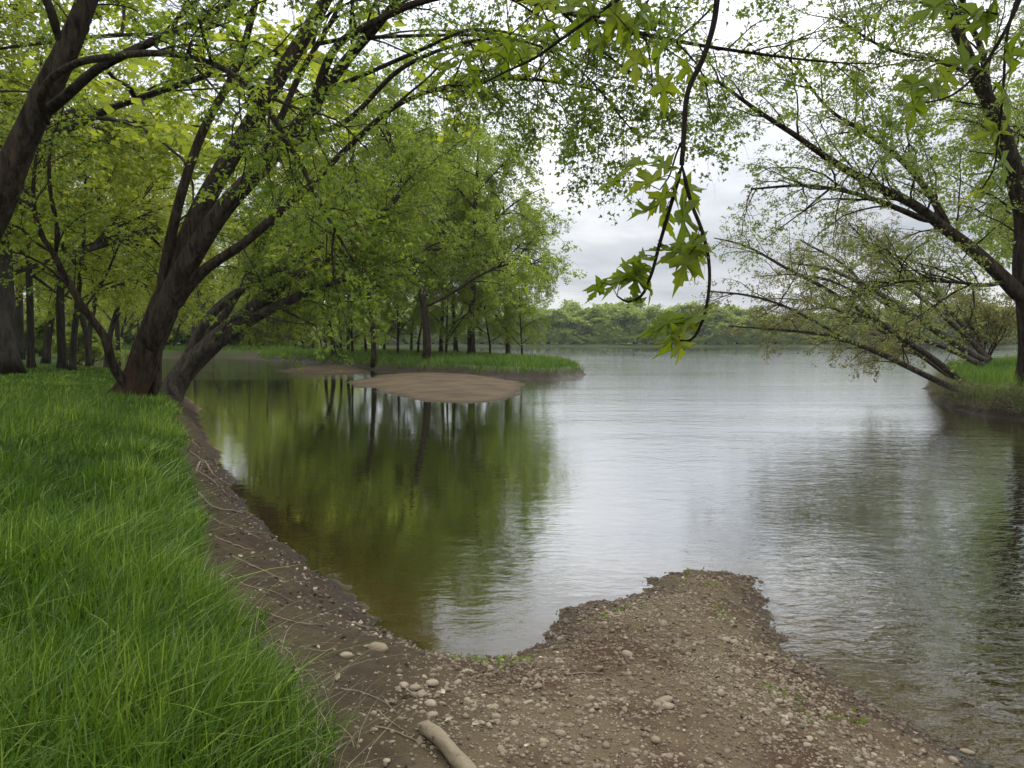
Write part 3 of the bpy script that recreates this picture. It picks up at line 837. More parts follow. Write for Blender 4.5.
for i in range(26):
    px = (120 + i * 9.2) if i < 23 else -40 + (i - 23) * 50
    Y = 112 + rng.uniform(2, 12) if i % 2 == 0 else rng.uniform(128, 165)
    if px > 300: Y = max(Y, 125)
    o = place_wood(px, Y, int(rng.integers(0, 4)), rng.uniform(0, 6.28), rng.uniform(.85, 1.15), inl)
    o['group'] = 'trees across the inlet'

# island trees: px, depth, height, radius, lean, label
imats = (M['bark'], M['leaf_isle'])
isl = [
 (334, 72, 15, .30, (-.34, 0), 'dark island trunk leaning left over the inlet end', .30, 7),
 (374, 60, 17, .30, (-.08, 0), 'upright island tree with single dark trunk at the mown looking grass edge', .3, 8),
 (427, 58, 18, .42, (-.16, 0), 'left leaning island trunk nearest the water and thickest on the island', .2, 9),
 (471, 70, 18, .48, (.02, 0), 'stout island tree forking low into many limbs near the right tip', .15, 10),
 (366, 84, 16, .20, (-.20, 0), 'thin island trunk slanting left beside the upright dark one', .35, 6),
]
iroots = []
for px, Y, H, r, lean, lab, fk, nl in isl:
    p = at(px, 341, Y)
    z = float(f_isle(np.array([p[0]]), np.array([p[1]]))[0][0]) - .05
    iroots.append(gen_tree('island_tree', lab.replace('mown looking ', ''), (p[0], p[1], z), H * 1.55, r * .78, imats, 'trees on the island', lean=lean, fork=fk * .85, nl=nl + 2, spread=.46,
        n1=150, n2=1200, nleaf=31000, leaf=.20, shape=LEAF4, l1=4.6, l2=2.0, droop=.66))
for px, Y, src, rz, sc, lab in ((341, 88, 4, 1.2, 1.05, 'slender island trunk just right of the left leaning one'), (348, 92, 1, 2.2, .95, 'upright island trunk left of the thin slanting one'),
      (384, 90, 4, 2.6, 1.0, 'thin dark island trunk right of the upright tree'), (411, 88, 4, 3.5, 1.1, 'thin island trunk against the bright far water'),
      (441, 78, 1, 4.0, 1.0, 'middle island trunk half hidden by leaves beside the thick one'), (456, 82, 2, 5.2, .85, 'island trunk just left of the stout forking tree'),
      (508, 76, 3, 2.0, .72, 'small leafy island tree at the right tip'), (325, 96, 1, 3.3, 1.0, 'furthest island tree towards the inlet')):
    o = copy_tree(iroots[src]); p = at(px, 341, Y)
    z = float(f_isle(np.array([p[0]]), np.array([p[1]]))[0][0]) - .05
    o.location = (p[0], p[1], z); o.rotation_euler = (0, 0, rz); o.scale = (sc,) * 3; o['label'] = lab

for px, Y, src, rz, sc in ((398, 70, 3, 1.0, .36), (418, 74, 2, 3.0, .40), (446, 66, 3, 5.0, .36), (490, 72, 2, .6, .36), (352, 78, 3, 4.1, .38), (522, 68, 3, 2.7, .28)):
    o = copy_tree(iroots[src]); p = at(px, 341, Y); o.name = 'sapling'
    z = float(f_isle(np.array([p[0]]), np.array([p[1]]))[0][0]) - .05
    o.location = (p[0], p[1], z); o.rotation_euler = (0, 0, rz); o.scale = (sc,) * 3
    o['label'] = 'slim leafy sapling growing between the trunks on the island'; o['category'] = 'sapling'; o['group'] = 'saplings on the island'

# right bank trees
def bank_z(x, y): return float(f_bankr(np.array([x]), np.array([y]))[0][0])
def tree_e():
    bx = at(1030, 380, 24); bx[2] = bank_z(bx[0], bx[1]) - .05
    t = px_limb([(1031, 350, 24, 24), (1029, 310, 22, 24), (1024, 270, 22, 24), (1024, 220, 20, 24), (1012, 170, 18, 23.8), (999, 124, 17, 23.6), (979, 80, 14, 23.4), (963, 42, 12, 23.2), (940, -5, 10, 23), (915, -70, 7, 23), (900, -140, 4, 23)])
    limbs = [(np.vstack([bx, t[0]]), np.concatenate([[.45], t[1]])),
      px_limb([(1026, 302, 20, 24), (1008, 284, 18, 23.8), (971, 250, 16, 23.4), (944, 228, 13.5, 23.0), (917, 206, 11.5, 22.6), (870, 183, 10, 22.0), (815, 149, 7.5, 21.4), (771, 120, 6, 20.8), (717, 81, 3.5, 20)]),
      px_limb([(951, 232, 10, 23.2), (924, 186, 8, 23.6), (897, 156, 7, 24), (863, 132, 5.5, 24.4), (836, 115, 4, 24.8), (790, 60, 2.5, 25)]),
      px_limb([(930, 222, 8, 22.8), (883, 203, 6.5, 22.2), (842, 191, 5, 21.6), (809, 186, 4, 21.2), (751, 189, 2.5, 20.6)]),
      px_limb([(1000, 128, 10, 23.6), (991, 98, 9, 23.9), (975, 34, 7, 24.3), (950, 5, 5.5, 24.6), (905, -40, 4, 25)]),
      px_limb([(1008, 280, 7, 23.8), (990, 285, 5, 23.4), (955, 282, 4, 22.8), (900, 282, 3, 22.2), (850, 300, 2, 21.6)]),
      px_limb([(1020, 210, 12, 24.2), (1040, 120, 10, 24.5), (1050, 40, 8, 25), (1045, -50, 5, 25)]),
      px_limb([(930, -30, 8, 23), (900, -110, 7, 22), (850, -180, 5, 20.5), (790, -230, 3, 19)]),
      px_limb([(963, 42, 9, 23.2), (960, -60, 8, 22.4), (940, -160, 6, 21), (910, -260, 4, 19.5)]),
      px_limb([(1040, 0, 9, 24), (1030, -110, 8, 22.5), (1000, -230, 6, 20.5), (980, -330, 3, 19)]),
      px_limb([(975, 75, 6, 23.4), (940, 62, 4.5, 23), (890, 50, 3.5, 22.6), (830, 15, 2.5, 22)]),
    ]
    limbs = [(l[0], l[1] * (.9 if i == 0 else .78)) for i, l in enumerate(limbs)]
    tree('maple_tree', 'dark right hand maple with long limbs reaching left over the river', bx, limbs, (M['bark'], M['leaf_young']), 'trees on the right bank',
         flare=.4, n1=330, n2=2900, nleaf=54000, leaf=.088, l1=2.5, l2=1.1, droop=.16, t0=.2, n3=1400, l3=.8, tbase=.5, flat=.6)
tree_e()

def leaning(label, pts, extra, mats, base=None, nleaf=3500, n1=26, n2=200, l1=1.7, **kw):
    limbs = [px_limb(pts, .62)] + [px_limb(e, .66) for e in extra]
    b = limbs[0][0][0].copy()
    root = empty('fallen_tree', b, label, 'tree', 'trees on the right bank')
    for i, l in enumerate(limbs):
        limb_mesh('trunk' if i == 0 else 'limb', l[0], l[1], mats[0], root, b, k=12, S=40 if i == 0 else 22, flare=.25 if i == 0 else 0)
    crown(root, b, limbs, mats, n1=n1, n2=n2, nleaf=nleaf, leaf=.085, l1=l1, l2=.8, droop=.15, t0=.3, n3=n2, l3=.5, spread=.07, **kw)
    return root
pm = (M['bark_pale'], M['leaf_bud'])
leaning('lowest fallen trunk reaching out just above the water from the right bank', [(990, 405, 11, 27.0), (955, 389, 10.5, 26.7), (925, 375, 9.5, 26.4), (883, 355, 8.5, 26), (849, 341, 7, 25.6), (822, 334, 6, 25.2), (778, 330, 3.5, 24.6), (730, 326, 2, 24)],
        [[(849, 341, 4, 25.6), (812, 320, 4, 25.2), (781, 305, 4, 24.8), (745, 295, 3.4, 24.2), (707, 291, 2, 23.8)]], pm, nleaf=2600)
leaning('pale leaning trunk with bare broken tip above the lowest fallen trunk', [(985, 400, 12, 27.6), (958, 379, 11, 27.2), (940, 364, 10, 27), (897, 335, 9, 26.8), (863, 311, 8, 26.6), (826, 289, 6.5, 26.4), (792, 271, 5, 26.2), (737, 243, 3.2, 26), (714, 238, 1.6, 26)],
        [[(880, 322, 5, 26.7), (850, 290, 3.5, 27), (800, 275, 2.5, 27.2), (760, 276, 1.5, 27.3)]], (M['bark_pale'], M['leaf_young']), nleaf=2800)
back = [
 ('leaning trunk at the back of the right bank with forked pale limbs', [(985, 362, 13, 36), (965, 350, 12, 36), (917, 318, 11, 35.6), (870, 288, 8, 35.2), (825, 268, 5, 35), (790, 262, 3, 34.6)], [[(917, 318, 8, 35.6), (880, 300, 6, 36), (840, 262, 4, 36.5), (800, 240, 2.5, 37)]]),
 ('steeper leaning trunk at the back of the right bank behind the forked one', [(988, 360, 9, 38), (975, 345, 8.5, 38), (937, 311, 7, 37.6), (905, 284, 6, 37.4), (880, 255, 4, 37), (850, 225, 2.5, 37)], [[(950, 322, 5, 37.8), (935, 290, 4, 38.2), (920, 262, 3, 38.6)]]),
 ('low leaning trunk at the back of the right bank under the forked one', [(982, 366, 9, 34), (955, 352, 8, 34), (915, 336, 7, 33.8), (880, 322, 5, 33.6), (830, 308, 3, 33.2), (790, 312, 2, 33)], []),
]
back += [
 ('thin leaning trunk crossing high above the others at the back of the right bank', [(990, 360, 7, 39), (968, 332, 6.5, 39), (935, 296, 5.5, 38.6), (898, 262, 4, 38.2), (862, 238, 2.5, 38)], [[(935, 296, 3, 38.6), (905, 282, 2.4, 38.4), (868, 270, 1.6, 38)]]),
 ('thin low limb like trunk between the two lowest fallen trunks', [(992, 402, 8, 29.4), (955, 380, 7, 29), (915, 352, 6, 29), (880, 330, 5, 28.8), (842, 312, 3.6, 28.6), (800, 300, 2.2, 28.4), (765, 298, 1.4, 28.2)], [])]
for lab, pts, ex in back:
    leaning(lab, pts, ex, pm, nleaf=5200, n1=46, n2=420, l1=2.2)
# budding bush behind them
def bush():
    b = at(985, 352, 40); b[2] = bank_z(b[0], b[1]) - .05
    root = empty('bush', b, 'yellowish budding bush behind the leaning trunks on the right bank', 'bush')
    limbs = []
    for i in range(12):
        a = rng.uniform(0, 2 * PI); L = rng.uniform(3.2, 5.2); o = np.array([math.cos(a), math.sin(a), 0])
        p = [b + o * .15 * s ** 1.4 * L * .42 + np.array([0, 0, L * s / 4 * .85]) + rng.normal(size=3) * .06 * s for s in range(5)]
        l = (np.array(p), np.linspace(.06, .012, 5)); limbs.append(l)
        limb_mesh('stem', l[0], l[1], M['bark_pale'], root, b, k=6, S=10)
    crown(root, b, limbs, pm, n1=90, n2=600, nleaf=9000, leaf=.12, l1=1.6, l2=.8, droop=.1, t0=.2, spread=.1)
bush()
rb = copy_tree(iroots[1]); rb.location = (35.5, 50, .8); rb.rotation_euler = (0, 0, 1); rb.name = 'maple_tree'; rb['label'] = 'leafy green tree behind the dark right hand trunk'; rb['group'] = 'trees on the right bank'

# far bank trees
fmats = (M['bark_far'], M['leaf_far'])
fp = [gen_tree('far_tree', 'x', (0, 0, 0), 12.5 + 1.2 * i, .3, fmats, 'trees on the far river bank', fork=.12, nl=10, spread=.52, simple=True,
      n1=80, n2=420, nleaf=7500, leaf=.62, shape=LEAF4, l1=2.4, l2=1.3, droop=.22, twig_sides=3) for i in range(3)]
first = [True] * 3
def far(x, y, k, sc, lab):
    o = fp[k] if first[k] else copy_tree(fp[k]); first[k] = False
    o.location = (x, y, land_z(x, y) - .3); o.rotation_euler = (0, 0, rng.uniform(0, 6.28)); o.scale = (sc * rng.uniform(1.0, 1.45), sc * rng.uniform(1.0, 1.45), sc); o['label'] = lab
x = -120.0
while x < 235:
    hgt = 1.30 + .25 * fbm(np.array([x * .03]), np.array([.5]), 2)[0] - .10 * sstep((x - 70) / 60)
    far(x, 309 + rng.uniform(0, 9), int(rng.integers(0, 3)), hgt * rng.uniform(.75, 1.2), 'tree in the hazy belt along the far river bank')
    far(x + 2, 324 + rng.uniform(0, 14), int(rng.integers(0, 3)), hgt * rng.uniform(.8, 1.25), 'tree in the hazy belt along the far river bank')
    x += rng.uniform(4.0, 6.5)
x = -110.0
bsh = None
while x < 235:   # low bushes at the water's edge
    o = copy_tree(fp[int(rng.integers(0, 3))])
    o.location = (x, 303.5 + rng.uniform(0, 3), .5); o.rotation_euler = (0, 0, rng.uniform(0, 6)); o.scale = (.5, .5, rng.uniform(.3, .46)); o.name = 'bush'
    tag(o, 'low bush at the foot of the far river bank', 'bush', 'bushes along the far river bank')
    x += rng.uniform(2.6, 4.5)
x = -115.0
while x < 240:
    o = copy_tree(fp[int(rng.integers(0, 3))])
    o.location = (x, 330 + rng.uniform(0, 12), .5); o.rotation_euler = (0, 0, rng.uniform(0, 6)); o.scale = (.95, .95, rng.uniform(.5, .65)); o.name = 'bush'
    tag(o, 'low bush at the foot of the far river bank', 'bush', 'bushes along the far river bank')
    x += rng.uniform(3.5, 6)

def under_bush(px, Y, sc, lab, grp):
    p = at(px, 341, Y)
    o = copy_tree(fp[int(rng.integers(0, 3))]); o.name = 'bush'
    o.location = (p[0], p[1], land_z(p[0], p[1]) - .3); o.rotation_euler = (0, 0, rng.uniform(0, 6)); o.scale = (sc * 1.1, sc * 1.1, sc * rng.uniform(.8, 1.1))
    tag(o, lab, 'bush', grp)
for i in range(34):
    under_bush(60 + i * 7.6, rng.uniform(128, 175), rng.uniform(.45, .8), 'leafy undergrowth bush between the trunks across the inlet', 'undergrowth across the inlet')
for i in range(20):
    o = under_bush(70 + i * 14, rng.uniform(185, 225), rng.uniform(1.0, 1.4), 'leafy undergrowth bush between the trunks across the inlet', 'undergrowth across the inlet')
for i in range(16):
    under_bush(-90 + i * 13, rng.uniform(62, 105), rng.uniform(.22, .40), 'low bush in the shade of the left wood', 'undergrowth in the left wood')

# ------------------------------------------------------------------ near maple whose twigs hang into the picture
HALF = np.array([(0, 0), (-.06, .10), (-.12, .34), (.02, .24), (.08, .22), (.17, .10), (.24, .27), (.34, .34), (.56, .58), (.51, .38), (.60, .33), (.46, .22), (.38, .07),
                 (.56, .10), (.68, .23), (.71, .12), (.82, .14), (.84, .06), (1.10, 0)])
def big_leaf(base, tip_dir, normal, s, bend=.25, fold=.2, wide=.95):
    a = tip_dir / np.linalg.norm(tip_dir); n = normal - normal.dot(a) * a; n /= np.linalg.norm(n); b = np.cross(n, a)
    V, F = [], []
    m = len(HALF)
    for sg in (1, -1):
        o = len(V)
        wv = rng.uniform(-.1, .1)
        for x, y in HALF:
            V.append(base + s * (x * a + sg * y * b * wide + n * (fold * y + wv * y * 4 * math.sin(x * 7) - bend * x * x - .5 * y * y * bend)))
        # midrib kept inside both halves: fan from a point on the rib
        c = len(V); V.append(base + s * (.36 * a - n * bend * .13))
        idx = list(range(o, o + m))
        for i in range(m - 1):
            F.append((idx[i], idx[i + 1], c) if sg > 0 else (idx[i + 1], idx[i], c))
    return V, F

def near_maple():
    bx = np.array([-3.4, -3.0, 0]); bx[2] = land_z(bx[0], bx[1]) - .05
    root = empty('maple_tree', bx, 'maple beside the viewer whose big lobed leaves hang in from above', 'tree')
    tr = (np.array([bx, bx + (0.1, .1, 1.5), bx + (.3, .3, 3.2), bx + (.5, .6, 5), bx + (.6, .8, 7.5), bx + (.7, 1, 10)]), np.array([.34, .27, .24, .2, .13, .05]))
    limb_mesh('trunk', tr[0], tr[1], M['bark'], root, bx, k=18, flare=.5, S=40)
    top1 = at(720, -35, 2.2); top2 = at(640, -40, 2.5); top3 = at(1030, -40, 2.3)
    L = [(np.array([bx + (.3, .3, 3.2), (-1.8, -1.2, 4.6), (-.3, .4, 4.9), (.9, 1.7, 4.7), (1.6, 2.6, 4.9)]), np.array([.12, .09, .06, .03, .012])),
         (np.array([(-.3, .4, 4.9), (.8, .8, 4.8), (1.7, 1.6, 4.4), (2.3, 2.2, 4.2)]), np.array([.04, .03, .018, .008])),
         (np.array([bx + (.5, .6, 5), (-4.5, -1, 7.5), (-5.5, .5, 9)]), np.array([.1, .07, .02]))]
    for l in L: limb_mesh('limb', l[0], l[1], M['bark'], root, bx, k=9, S=24)
    def tw(pts):
        P = [at(a, b, Y) for a, b, w, Y in pts]; R = [.5 * w * Y / FOC for a, b, w, Y in pts]; return (np.array(P), np.array(R))
    T = [tw([(719, -20, 6, 2.2), (714, 25, 5.5, 2.2), (703, 60, 5, 2.2), (689, 90, 5, 2.2), (684, 130, 5, 2.2), (682, 165, 5, 2.2)]),
         tw([(682, 165, 4.5, 2.2), (672, 200, 4, 2.2), (659, 245, 3.5, 2.2), (649, 280, 3.2, 2.2), (640, 297, 3, 2.2), (628, 302, 2.4, 2.2), (617, 296, 1.6, 2.2)]),
         tw([(682, 165, 4.5, 2.2), (690, 200, 4, 2.18), (703, 235, 4, 2.16), (709, 265, 3.6, 2.15), (708, 298, 3.4, 2.15), (701, 325, 3.2, 2.15), (690, 341, 3, 2.15), (679, 340, 2, 2.15), (668, 330, 1.3, 2.15)]),
         tw([(683, 140, 3, 2.2), (678, 150, 2.2, 2.22), (668, 178, 1.6, 2.25), (660, 190, 1.2, 2.25)]),
         tw([(640, -15, 3.6, 2.5), (605, 8, 3.2, 2.5), (560, 40, 3, 2.5), (535, 58, 2.6, 2.5), (505, 72, 2, 2.5), (482, 84, 1.4, 2.5)]),
         tw([(560, 40, 2, 2.5), (548, 20, 1.6, 2.5), (540, 5, 1.2, 2.5)]),
         tw([(1030, -30, 4, 2.3), (1016, 8, 3.6, 2.3), (1000, 40, 3.2, 2.3), (975, 76, 2.6, 2.3), (950, 96, 2, 2.3), (920, 104, 1.3, 2.3)]),
         tw([(1026, -25, 3.5, 2.4), (1008, 30, 3, 2.4), (1003, 90, 2.6, 2.4), (998, 140, 2.2, 2.4), (993, 170, 1.8, 2.4), (980, 192, 1.2, 2.4)]),
         tw([(1000, 15, 2, 2.3), (985, 12, 1.5, 2.3), (966, 20, 1.1, 2.3)])]
    conn = [(np.array([L[0][0][3], .5 * (L[0][0][3] + T[0][0][0]) + (0, 0, .15), T[0][0][0]]), np.array([.016, .011, T[0][1][0]])),
            (np.array([L[0][0][3], .5 * (L[0][0][3] + T[4][0][0]) + (0, 0, .1), T[4][0][0]]), np.array([.012, .008, T[4][1][0]])),
            (np.array([L[1][0][2], .5 * (L[1][0][2] + T[6][0][0]) + (0, 0, .1), T[6][0][0]]), np.array([.012, .008, T[6][1][0]])),
            (np.array([L[1][0][2], .5 * (L[1][0][2] + T[7][0][0]) + (.05, 0, .1), T[7][0][0]]), np.array([.012, .008, T[7][1][0]]))]
    for t in T + conn: limb_mesh('twig', t[0], t[1], M['twig'], root, bx, k=7, S=26, rough=.18)
    TP = np.concatenate([smooth_path(t[0], t[1], 30)[0] for t in T])
    # px, py of the leaf middle, length px, direction of its tip on the picture (degrees, 0 right, 90 down), depth
    LV = [(632, 163, 40, 190, 2.22), (606, 181, 30, 180, 2.25), (642, 182, 44, 170, 2.2), (662, 160, 34, 250, 2.22), (655, 203, 40, 150, 2.2), (640, 212, 34, 175, 2.22), (672, 190, 34, 120, 2.18), (692, 193, 40, 70, 2.2),
          (664, 222, 34, 100, 2.24), (684, 226, 56, 95, 2.15), (676, 248, 44, 175, 2.18), (692, 252, 44, 120, 2.16), (684, 268, 46, 110, 2.14), (700, 264, 40, 80, 2.2), (703, 247, 34, 20, 2.14), (660, 250, 36, 190, 2.2),
          (638, 256, 34, 200, 2.2), (622, 274, 42, 170, 2.2), (634, 284, 38, 120, 2.18), (612, 276, 36, 200, 2.22), (597, 294, 34, 110, 2.2), (612, 288, 34, 150, 2.2), (645, 272, 36, 60, 2.22), (651, 296, 26, 80, 2.2), (633, 300, 24, 190, 2.2),
          (698, 312, 52, 330, 2.14), (664, 318, 46, 185, 2.15), (654, 330, 40, 170, 2.16), (672, 346, 46, 100, 2.14), (684, 350, 40, 75, 2.15), (686, 322, 30, 200, 2.17),
          (446, 50, 44, 185, 2.5), (480, 50, 42, 200, 2.5), (506, 62, 40, 120, 2.5), (525, 60, 34, 100, 2.52), (442, 70, 36, 175, 2.5), (468, 74, 40, 80, 2.48), (474, 92, 26, 95, 2.5), (545, 26, 42, 180, 2.5), (578, 33, 38, 110, 2.5),
          (590, 18, 40, 100, 2.5), (620, 24, 48, 75, 2.48), (600, 46, 34, 90, 2.5), (565, 5, 40, 190, 2.5), (540, -2, 36, 200, 2.5), (622, 4, 40, 60, 2.5), (634, 66, 46, 100, 2.45), (650, 70, 34, 60, 2.45), (664, 95, 40, 85, 2.4), (655, 60, 40, 120, 2.4),
          (628, 30, 40, 140, 2.45), (690, 75, 34, 60, 2.25), (648, 14, 36, 30, 2.45),
          (908, 84, 40, 170, 2.3), (930, 80, 40, 230, 2.3), (914, 112, 40, 100, 2.3), (946, 84, 36, 100, 2.3), (958, 62, 46, 180, 2.3), (970, 10, 46, 190, 2.3), (1000, 12, 46, 80, 2.3), (985, 28, 40, 110, 2.3), (1012, 100, 46, 60, 2.35), (988, 132, 36, 185, 2.4),
          (1004, 140, 36, 60, 2.4), (1005, 168, 40, 90, 2.4), (990, 176, 32, 120, 2.4), (968, 192, 26, 175, 2.4), (930, 6, 40, 180, 2.35), (1014, 60, 40, 60, 2.3)]
    V, F, tint = [], [], []
    pet = []
    for px, py, ln, ang, Y in LV:
        s = ln * Y / FOC * .86
        a = math.radians(ang + rng.uniform(-12, 12))
        dv = np.array([math.cos(a), rng.uniform(-.5, .5), -math.sin(a)])
        dv /= np.linalg.norm(dv)
        c = at(px, py, Y)
        b = c - dv * s * .5
        nn = np.array([rng.normal() * .5, -rng.uniform(.2, .9), rng.uniform(.1, 1.0)])
        v, f = big_leaf(b, dv, nn, s, rng.uniform(.05, .75), rng.uniform(-.1, .65), rng.uniform(.72, 1.05))
        o = len(V); V += v; F += [tuple(i + o for i in t) for t in f]; tint += [np.clip(rng.normal(.45, .17) if not (ln == 26 and px == 968) else 1.0, 0, 1)] * len(f)
        j = np.argmin(np.linalg.norm(TP - b, axis=1) + 0.3 * np.abs(TP[:, 2] - b[2]) * (TP[:, 2] < b[2]))
        q = TP[j]
        if np.linalg.norm(q - b) < .16:
            pet.append(np.array([q, q * .6 + b * .4 + (0, 0, .012), b + dv * .1 * s]))
        else:
            q2 = b + nrm(q - b) * .08; pet.append(np.array([q, q * .5 + b * .5 + (0, 0, .02), b]))
    PP = np.stack([smooth_path(p, [1, 1, 1], 5)[0] for p in pet])
    vv, q = tubes(PP, np.full(PP.shape[:2], .0014), 4)
    lo = mesh_np('leaves', np.concatenate([np.array(V), vv]), [np.array(F), q + len(V)], M['leaf_near'], root, smooth=False, fattr={'tint': tint + [.3] * len(q)}, off=bx)
    lo.data.materials.append(M['twig'])
    lo.data.polygons.foreach_set('material_index', np.concatenate([np.zeros(len(F), np.int32), np.ones(len(q), np.int32)]))
    # crown overhead
    ov = [(np.array([bx + (.5, .6, 5), (-1.2, -.6, 6.4), (1.2, 2.2, 7.4), (4.0, 5.6, 8.0), (6.2, 8.6, 8.3)]), np.array([.13, .10, .075, .05, .02])),
          (np.array([(1.2, 2.2, 7.4), (3.6, 3.0, 7.8), (6.2, 4.6, 8.2), (8.2, 6.8, 8.4)]), np.array([.06, .045, .03, .012]))]
    for l in ov: limb_mesh('limb', l[0], l[1], M['bark'], root, bx, k=10, S=30)
    crown(root, bx, [tail(l, .35) for l in ov], (M['bark'], M['leaf']), n1=70, n2=600, nleaf=11000, leaf=.095, l1=1.5, l2=.8, droop=-.05, up1=.35, t0=.05)
    crown(root, bx, [L[2], (tr[0][3:], tr[1][3:])], (M['bark'], M['leaf']), n1=50, n2=300, nleaf=5000, leaf=.12, l1=2.2, l2=1, droop=.1, t0=.3)
near_maple()

# ------------------------------------------------------------------ stones, gravel, sticks, litter
def ico(sub):
    import bmesh
    bm = bmesh.new(); bmesh.ops.create_icosphere(bm, subdivisions=sub, radius=1)
    V = np.array([v.co[:] for v in bm.verts]); F = np.array([[v.index for v in f.verts] for f in bm.faces]); bm.free()
    return V, F
I1, I2, I3 = ico(1), ico(2), ico(3)

def stones(x, y, z, r, ic, sink=.25, flat=(.45, .8), rough=.18):
    V0, F0 = ic
    n = len(x)
    sc = np.stack([rng.uniform(.8, 1.35, n), rng.uniform(.65, 1.0, n), rng.uniform(*flat, n)], -1) * r[:, None]
    k = np.ones((n, len(V0)))
    for q in range(3):
        dv = nrm(rng.normal(size=(n, 3))); k += rough * np.clip(np.einsum('ij,kj->ik', dv, V0), -.4, .8) * rng.uniform(-.9, 1, (n, 1))
    k += rng.normal(size=k.shape) * .05
    V = V0[None] * sc[:, None] * k[..., None]
    a = rng.uniform(0, 2 * PI, n); tl = rng.normal(0, .25, n)
    ct, st = np.cos(tl)[:, None], np.sin(tl)[:, None]
    X, Z = V[..., 0] * ct - V[..., 2] * st, V[..., 0] * st + V[..., 2] * ct
    ca, sa = np.cos(a)[:, None], np.sin(a)[:, None]
    V = np.stack([X * ca - V[..., 1] * sa, X * sa + V[..., 1] * ca, Z], -1)
    V += np.stack([x, y, z + sc[:, 2] * (1 - 2 * sink) * .8], -1)[:, None]
    F = F0[None] + (np.arange(n) * len(V0))[:, None, None]
    return V.reshape(-1, 3), F.reshape(-1, 3)

def gravel():
    N = 160000
    x = rng.uniform(-1.9, 3.8, N); y = 1.6 + 6.4 * rng.random(N)
    z, d, dg = land(x, y)
    pz = 0.5 + 0.9 * fbm(x * 1.4, y * 1.4, 3)
    ctr = sstep((x + .85 - .12 * (y - 4)) / .8) * np.clip(d / .25 + .35, .3, 1)
    right = 1 - .55 * sstep((x - 1.6 - .1 * (7 - y)) / .7)
    edge = np.exp(-((d - .03) / .10) ** 2) * .35 * (x > -1.2)
    keep = (d > -.09) & (dg < -.12) & (rng.random(N) < np.clip(pz + .25, .15, 1) * (ctr * right * .62 + .05) + edge)
    x, y, z, d = x[keep], y[keep], z[keep], d[keep]; n = len(x)
    r = np.clip(np.exp(rng.normal(math.log(.0066), .50, n)), .003, .021)
    tint = np.clip(.58 + .22 * rng.normal(size=n) - .55 * np.clip(1 - d / .35, 0, 1) - .25 * (fbm(x * 1.1 + 9, y * 1.1, 3) > .22), 0, 1)
    big = r > .016
    V1, F1 = stones(x[~big], y[~big], z[~big], r[~big], I1, sink=.32, rough=.4)
    V2, F2 = stones(x[big], y[big], z[big], r[big], I2, sink=.34, rough=.42)
    t = np.concatenate([np.repeat(tint[~big], 20), np.repeat(tint[big], 80)])
    o = mesh_np('gravel', np.concatenate([V1, V2]), [F1, F2 + len(V1)], M['stone'], smooth=True, fattr={'tint': t})
    tag(o, 'grey tan gravel spread over the spit of land', 'gravel', kind='stuff')
gravel()

def stone_at(px, py, wpx, tint, label, flat=(.45, .65), z0=None):
    z = .3
    for _ in range(6):
        p = gp(px, py, z); z = land_z(p[0], p[1])
    if z < -0.05: z = -0.03; p = gp(px, py, z)
    r = .5 * wpx * p[1] / FOC / 1.05
    V, F = stones(np.zeros(1), np.zeros(1), np.zeros(1), np.array([r]), I3, sink=.22, flat=flat, rough=.25)
    o = mesh_np('stone', V, [F], M['stone'], fattr={'tint': np.full(len(F), tint)})
    o.location = (p[0], p[1], z)
    tag(o, label, 'stone', 'larger stones on the shore')
for s in [(377, 651, 19, .62, 'rounded grey brown stone, largest on the mud beside the water'), (346, 657, 14, .85, 'pale oval stone left of the largest one on the mud'), (422, 697, 12, .75, 'smooth egg shaped tan stone above the driftwood log'),
          (432, 705, 14, .95, 'pale slanting oblong stone just above the driftwood log'), (414, 690, 11, .7, 'tan stone behind the egg shaped one'), (432, 684, 14, .9, 'flat pale stone above the egg shaped one'), (405, 686, 12, .9, 'flat cream stone left end of the row above the log'),
          (432, 716, 12, .8, 'tan stone at the upper end of the driftwood log'), (469, 673, 11, .85, 'cream stone below the muddy waterline'), (490, 669, 9, .75, 'small tan stone below the muddy waterline'), (458, 684, 10, .8, 'round tan stone in the gravel below the waterline'),
          (496, 718, 13, .7, 'broad tan stone in the gravel right of the log'), (494, 708, 12, .75, 'squarish tan stone above the broad one right of the log'), (514, 725, 11, .7, 'grey tan stone at the gravel middle'), (537, 688, 12, .7, 'oval stone under the bay corner'),
          (627, 655, 11, .8, 'pale round stone in the middle of the spit'), (663, 625, 11, .6, 'grey brown stone near the neck of the spit'), (725, 641, 12, .75, 'pale stone at the right side of the spit'), (734, 643, 9, .8, 'small pale stone beside the one at the right side of the spit'),
          (565, 622, 9, .1, 'dark wet stone standing alone in the water by the spit'), (581, 608, 8, .1, 'dark wet stone at the left water edge of the spit'), (761, 583, 8, .05, 'dark lump in the water off the tip of the spit'), (720, 694, 12, .8, 'large pale stone low on the spit'), (662, 703, 16, .7, 'wide low tan stone in the gravel foreground'),
          (669, 708, 12, .85, 'pale stone touching the wide low one in the foreground'), (778, 702, 8, .9, 'pale stone at the lower right of the gravel'), (764, 711, 9, .75, 'tan stone low on the right of the gravel'), (968, 754, 12, .7, 'flat tan stone at the lower right water edge'), (952, 761, 11, .75, 'flat tan stone beside the one at the lower right edge'),
          (939, 762, 9, .6, 'small brown stone at the lower right edge'), (790, 718, 9, .8, 'cream stone on the lower right slope'), (655, 741, 14, .7, 'broad grey tan stone at the bottom of the spit'), (590, 700, 11, .8, 'pale flat stone in the left gravel'), (560, 735, 12, .7, 'tan stone near the bottom edge of the gravel')]:
    stone_at(*s)

